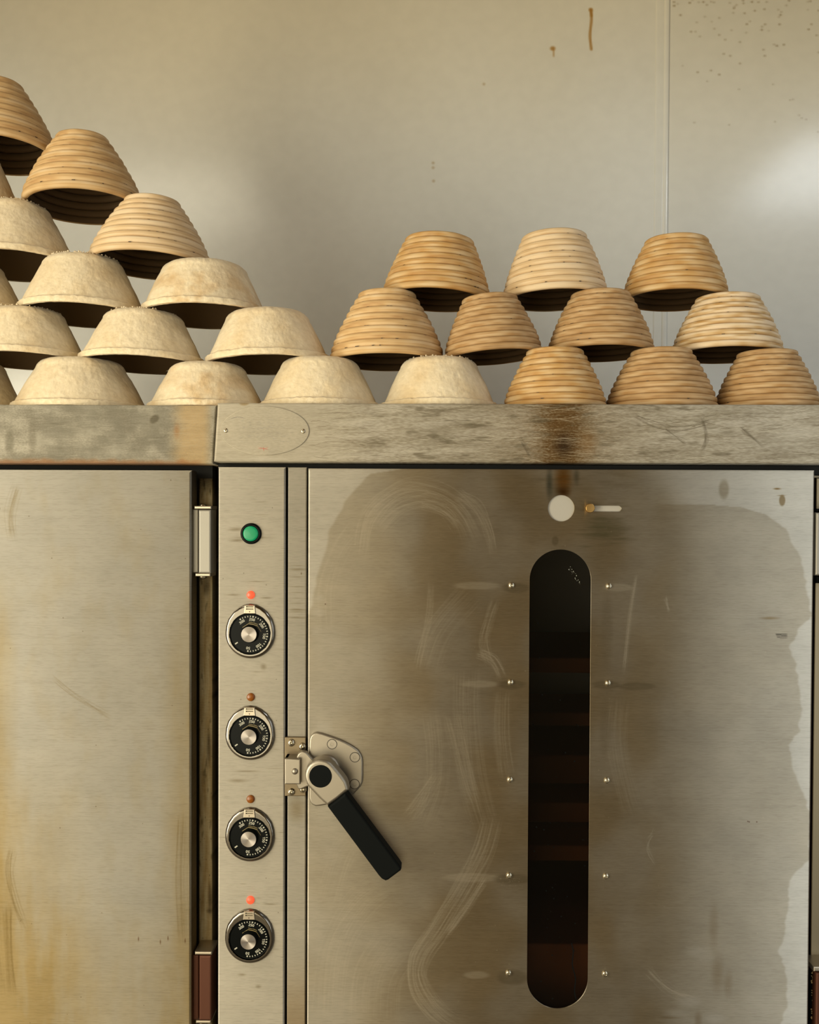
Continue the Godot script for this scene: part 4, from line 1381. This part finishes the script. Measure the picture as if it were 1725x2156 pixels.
func felt_part(prof: Array, sd: int, amp: float, rough_edge: float) -> ArrayMesh:
	# a lathe about y with a fuzzy, lumpy skin
	var s := Shape.new()
	var seg := 120
	var a := noise(28.0, 3, sd)
	var b := noise(130.0, 2, sd + 3)
	var k := prof.size()
	var g := []
	for j in seg + 1:
		var ang := TAU * (j % seg) / seg
		var u := Vector3(cos(ang), 0, sin(ang))
		var row := []
		for i in k:
			var p: Vector2 = prof[i]
			var w := u * p.x + Vector3.UP * p.y
			var d := amp * (a.get_noise_3dv(w) + 0.4 * b.get_noise_3dv(w * 1.0))
			var d2 := rough_edge * b.get_noise_3dv(w + Vector3(3, 3, 3))
			row.append(w + u * d + Vector3.UP * (d * 0.4 + (d2 if p.y > 0.001 else 0.0)))
		g.append(row)
	var nor := []
	for j in seg + 1:
		var jj := j % seg
		var row := []
		for i in k:
			var du: Vector3 = g[(jj + 1) % seg][i] - g[(jj + seg - 1) % seg][i]
			var dv: Vector3 = g[jj][mini(i + 1, k - 1)] - g[jj][maxi(i - 1, 0)]
			var m := dv.cross(du)
			row.append(m.normalized() if m.length() > 1e-12 else Vector3.UP)
		nor.append(row)
	for j in seg:
		for i in k - 1:
			s.quad(g[j][i], g[j + 1][i], g[j + 1][i + 1], g[j][i + 1], nor[j][i], nor[j + 1][i], nor[j + 1][i + 1], nor[j][i + 1], Vector2(float(j) / seg, float(i) / k), Vector2(float(j + 1) / seg, float(i) / k), Vector2(float(j + 1) / seg, float(i + 1) / k), Vector2(float(j) / seg, float(i + 1) / k))
	return s.mesh()


func pulp_basket(R: float, H: float, ratio: float, mat: Material, sd: int, crumbs := 0) -> Node3D:
	var o := thing("pulp_basket", "", "basket", Vector3.ZERO, "cream wood pulp proofing baskets")
	var rt := R * ratio
	var body := []
	var w := 0.0075
	body.append(Vector2(R - 0.0078, 0.006))
	for i in 9:
		var t := i / 8.0
		body.append(Vector2(lerpf(R - 0.0075, rt + 0.010, t), lerpf(0.012, H - 0.016, t) + 0.002 * sin(PI * t)))
	for i in 8:
		var a := PI / 2 * (i + 1) / 8
		body.append(Vector2(rt + 0.010 - 0.017 * (1 - cos(a)) - 0.003 * sin(a), H - 0.016 + 0.016 * sin(a)))
	body.append(Vector2(rt * 0.6, H + 0.0006))
	body.append(Vector2(0.0005, H + 0.001))
	part("body", felt_part(body, sd, 0.0011, 0.0004), mat, o)
	var rim := [Vector2(R - w, 0.0002), Vector2(R - 0.001, 0.0), Vector2(R, 0.0012), Vector2(R - 0.0006, 0.0085), Vector2(R - 0.0012, 0.0104), Vector2(R - 0.0026, 0.0116), Vector2(R - 0.0085, 0.0118)]
	part("rim", felt_part(rim, sd + 1, 0.0010, 0.0016), mat, o)
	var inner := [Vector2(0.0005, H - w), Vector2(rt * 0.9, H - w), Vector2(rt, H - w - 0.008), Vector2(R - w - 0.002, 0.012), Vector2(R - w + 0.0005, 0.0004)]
	part("shaded_lining", felt_part(inner, sd + 2, 0.0006, 0.0), S.shaded_lining, o, Vector3.ZERO, "inside of the basket, its shade painted dark brown")
	if crumbs > 0:
		var s := Shape.new()
		var r := RandomNumberGenerator.new()
		r.seed = sd
		for k in crumbs:
			var a := r.randf() * TAU
			var d := rt * r.randf_range(0.84, 0.98)
			var e := r.randf_range(0.0008, 0.0024)
			turned(s, [[Vector2(e, 0.0), Vector2(e * 0.9, e * r.randf_range(0.6, 1.2)), Vector2(e * 0.3, e * r.randf_range(1.0, 1.8)), Vector2(0, e * 1.2)]], 6, false, Vector3(cos(a) * d, H - 0.0012, sin(a) * d))
		part("frayed_pulp", s.mesh(), mat, o).set_meta("kind", "stuff")
	return o


func make_baskets() -> void:
	var ledge_l := on(220, 852.5, -0.004).y
	var ledge_r := on(1100, 850.0, 0.004).y
	# kind, centre and width of the rim, top edge (pixels), row, what carries it, material, share of the top's width, label
	var rows := [
		["F", -80, 236, 750, 1, [], 0, 0.56, "cream pulp basket in the bottom row, cut off by the left edge of the photo"],
		["F", 166, 274, 748, 1, [], 1, 0.56, "cream pulp basket on the steel cabinet, broadest of the bottom row"],
		["F", 434, 243, 757, 1, [], 2, 0.56, "brown-stained pulp basket in the bottom row, above the seam of cabinet and oven"],
		["F", 673, 250, 746, 1, [], 0, 0.56, "cream pulp basket in the bottom row, just right of the oval plate"],
		["F", 925, 243, 746, 1, [], 1, 0.56, "cream pulp basket in the bottom row, next to the first cane basket"],
		["W", 1171, 212, 727, 1, [], 4, 0.55, "amber cane basket on the oven, leftmost cane basket of the bottom row"],
		["W", 1396.5, 227, 727, 1, [], 5, 0.54, "dark amber cane basket on the oven, middle cane basket of the bottom row"],
		["W", 1621, 209, 731, 1, [], 5, 0.56, "cane basket at the right end of the bottom row, pale on its right side"],
		["F", 47, 244, 640, 2, [0, 1], 1, 0.56, "cream pulp basket in the second row, cut off by the left edge of the photo"],
		["F", 297, 254, 645, 2, [1, 2], 0, 0.55, "cream pulp basket in the second row, over the orange scorch on the cabinet"],
		["F", 564, 257, 643, 2, [2, 3], 1, 0.58, "cream pulp basket in the second row, last pulp basket before the cane ones"],
		["W", 815, 236, 604, 2, [3, 4], 3, 0.50, "broad tan cane basket in the second row, resting on two pulp baskets"],
		["W", 1041, 202, 613, 2, [4, 5], 5, 0.56, "tilted brown cane basket in the second row, half on pulp and half on cane"],
		["W", 1268, 216, 604, 2, [5, 6], 5, 0.56, "brown cane basket in the second row, third of its four cane baskets"],
		["W", 1535.5, 220, 612, 2, [6, 7], 7, 0.58, "cane basket dusted with flour at the right end of the second row"],
		["F", -88, 254, 535, 3, [8], 0, 0.56, "cream pulp basket in the third row, barely showing at the left edge of the photo"],
		["F", 170, 255, 528, 3, [8, 9], 0, 0.55, "crumbly-topped cream pulp basket in the third row, below the gap of two cane baskets"],
		["F", 428, 256, 540, 3, [9, 10], 2, 0.60, "tan-blotched pulp basket at the right end of the left stack's third row"],
		["W", 919, 222, 485, 3, [11, 12], 4, 0.64, "amber cane basket leaning to the right, leftmost of the right stack's top row"],
		["W", 1172, 214, 478, 3, [12, 13], 6, 0.62, "pale even cane basket in the middle of the right stack's top row"],
		["W", 1426, 212, 488, 3, [13, 14], 4, 0.60, "amber cane basket on the right of the top row, before the wall joint"],
		["F", 20, 260, 414, 4, [15, 16], 1, 0.52, "cream pulp basket with frayed top in the fourth row, topmost whole-looking pulp basket"],
		["W", 313, 246, 405, 4, [16, 17], 6, 0.46, "pinkish pale cane basket in the fourth row, resting on two pulp baskets"],
		["F", -97, 254, 292, 5, [21], 2, 0.56, "shaded pulp basket peeking in at the left edge below the topmost cane basket"],
		["W", 171, 239, 270, 5, [21, 22], 3, 0.44, "golden cane basket in the fifth row, second highest of the left stack"],
		["W", -14, 240, 155, 6, [23], 3, 0.44, "topmost cane basket of the left stack, half cut off by the photo's left edge"],
	]
	var placed := []
	for id in rows.size():
		var r: Array = rows[id]
		var step: float = (0.028 if r[1] < 700 else 0.040) * (r[4] - 1) + (0.04 if id == 0 else 0.0)
		var R: float = r[2] * 0.5 / F * (cam_at.z + 0.12 + step)
		R = r[2] * 0.5 / F * (cam_at.z + R + 0.010 + step)
		R *= 1.03 if r[0] == "F" else 1.0
		var z: float = -(R + 0.010) - step
		var x := on(r[1] + (862 - r[1]) * 0.008, r[3] + 90, z).x
		var rim := 0.0
		var tilt := 0.0
		var sup: Array = r[5]
		if sup.is_empty():
			rim = ledge_l if r[1] < 450 else ledge_r
		elif sup.size() == 1:
			rim = placed[sup[0]].top
		else:
			var a: Dictionary = placed[sup[0]]
			var b: Dictionary = placed[sup[1]]
			tilt = (b.top - a.top) / (b.x - a.x) * (1.0 if id in [12, 18] else 0.6)
			rim = (a.top + b.top) * 0.5 + tilt * (x - (a.x + b.x) * 0.5)
		rim += 0.0007
		var top := on(r[1], r[3], z + R * r[7] * 0.9).y
		var H := top - rim - 0.0015
		var o: Node3D
		if r[0] == "F":
			o = pulp_basket(R, H, r[7], S.felt[r[6]], id * 7 + 3, {21: 150, 16: 170, 8: 90, 9: 60, 4: 50}.get(id, 0))
		else:
			o = cane_basket(R, H, r[7], S.cane[r[6] - 3], id, 9 if r[6] in [3, 6] else 3)
		o.position = Vector3(x, rim, z)
		o.rotation = Vector3(0, (rng.randi() % 4) * PI / 2, 0)
		o.basis = Basis(Vector3.BACK, atan(tilt)) * o.basis
		o.set_meta("label", r[8])
		placed.append({"x": x, "top": top})
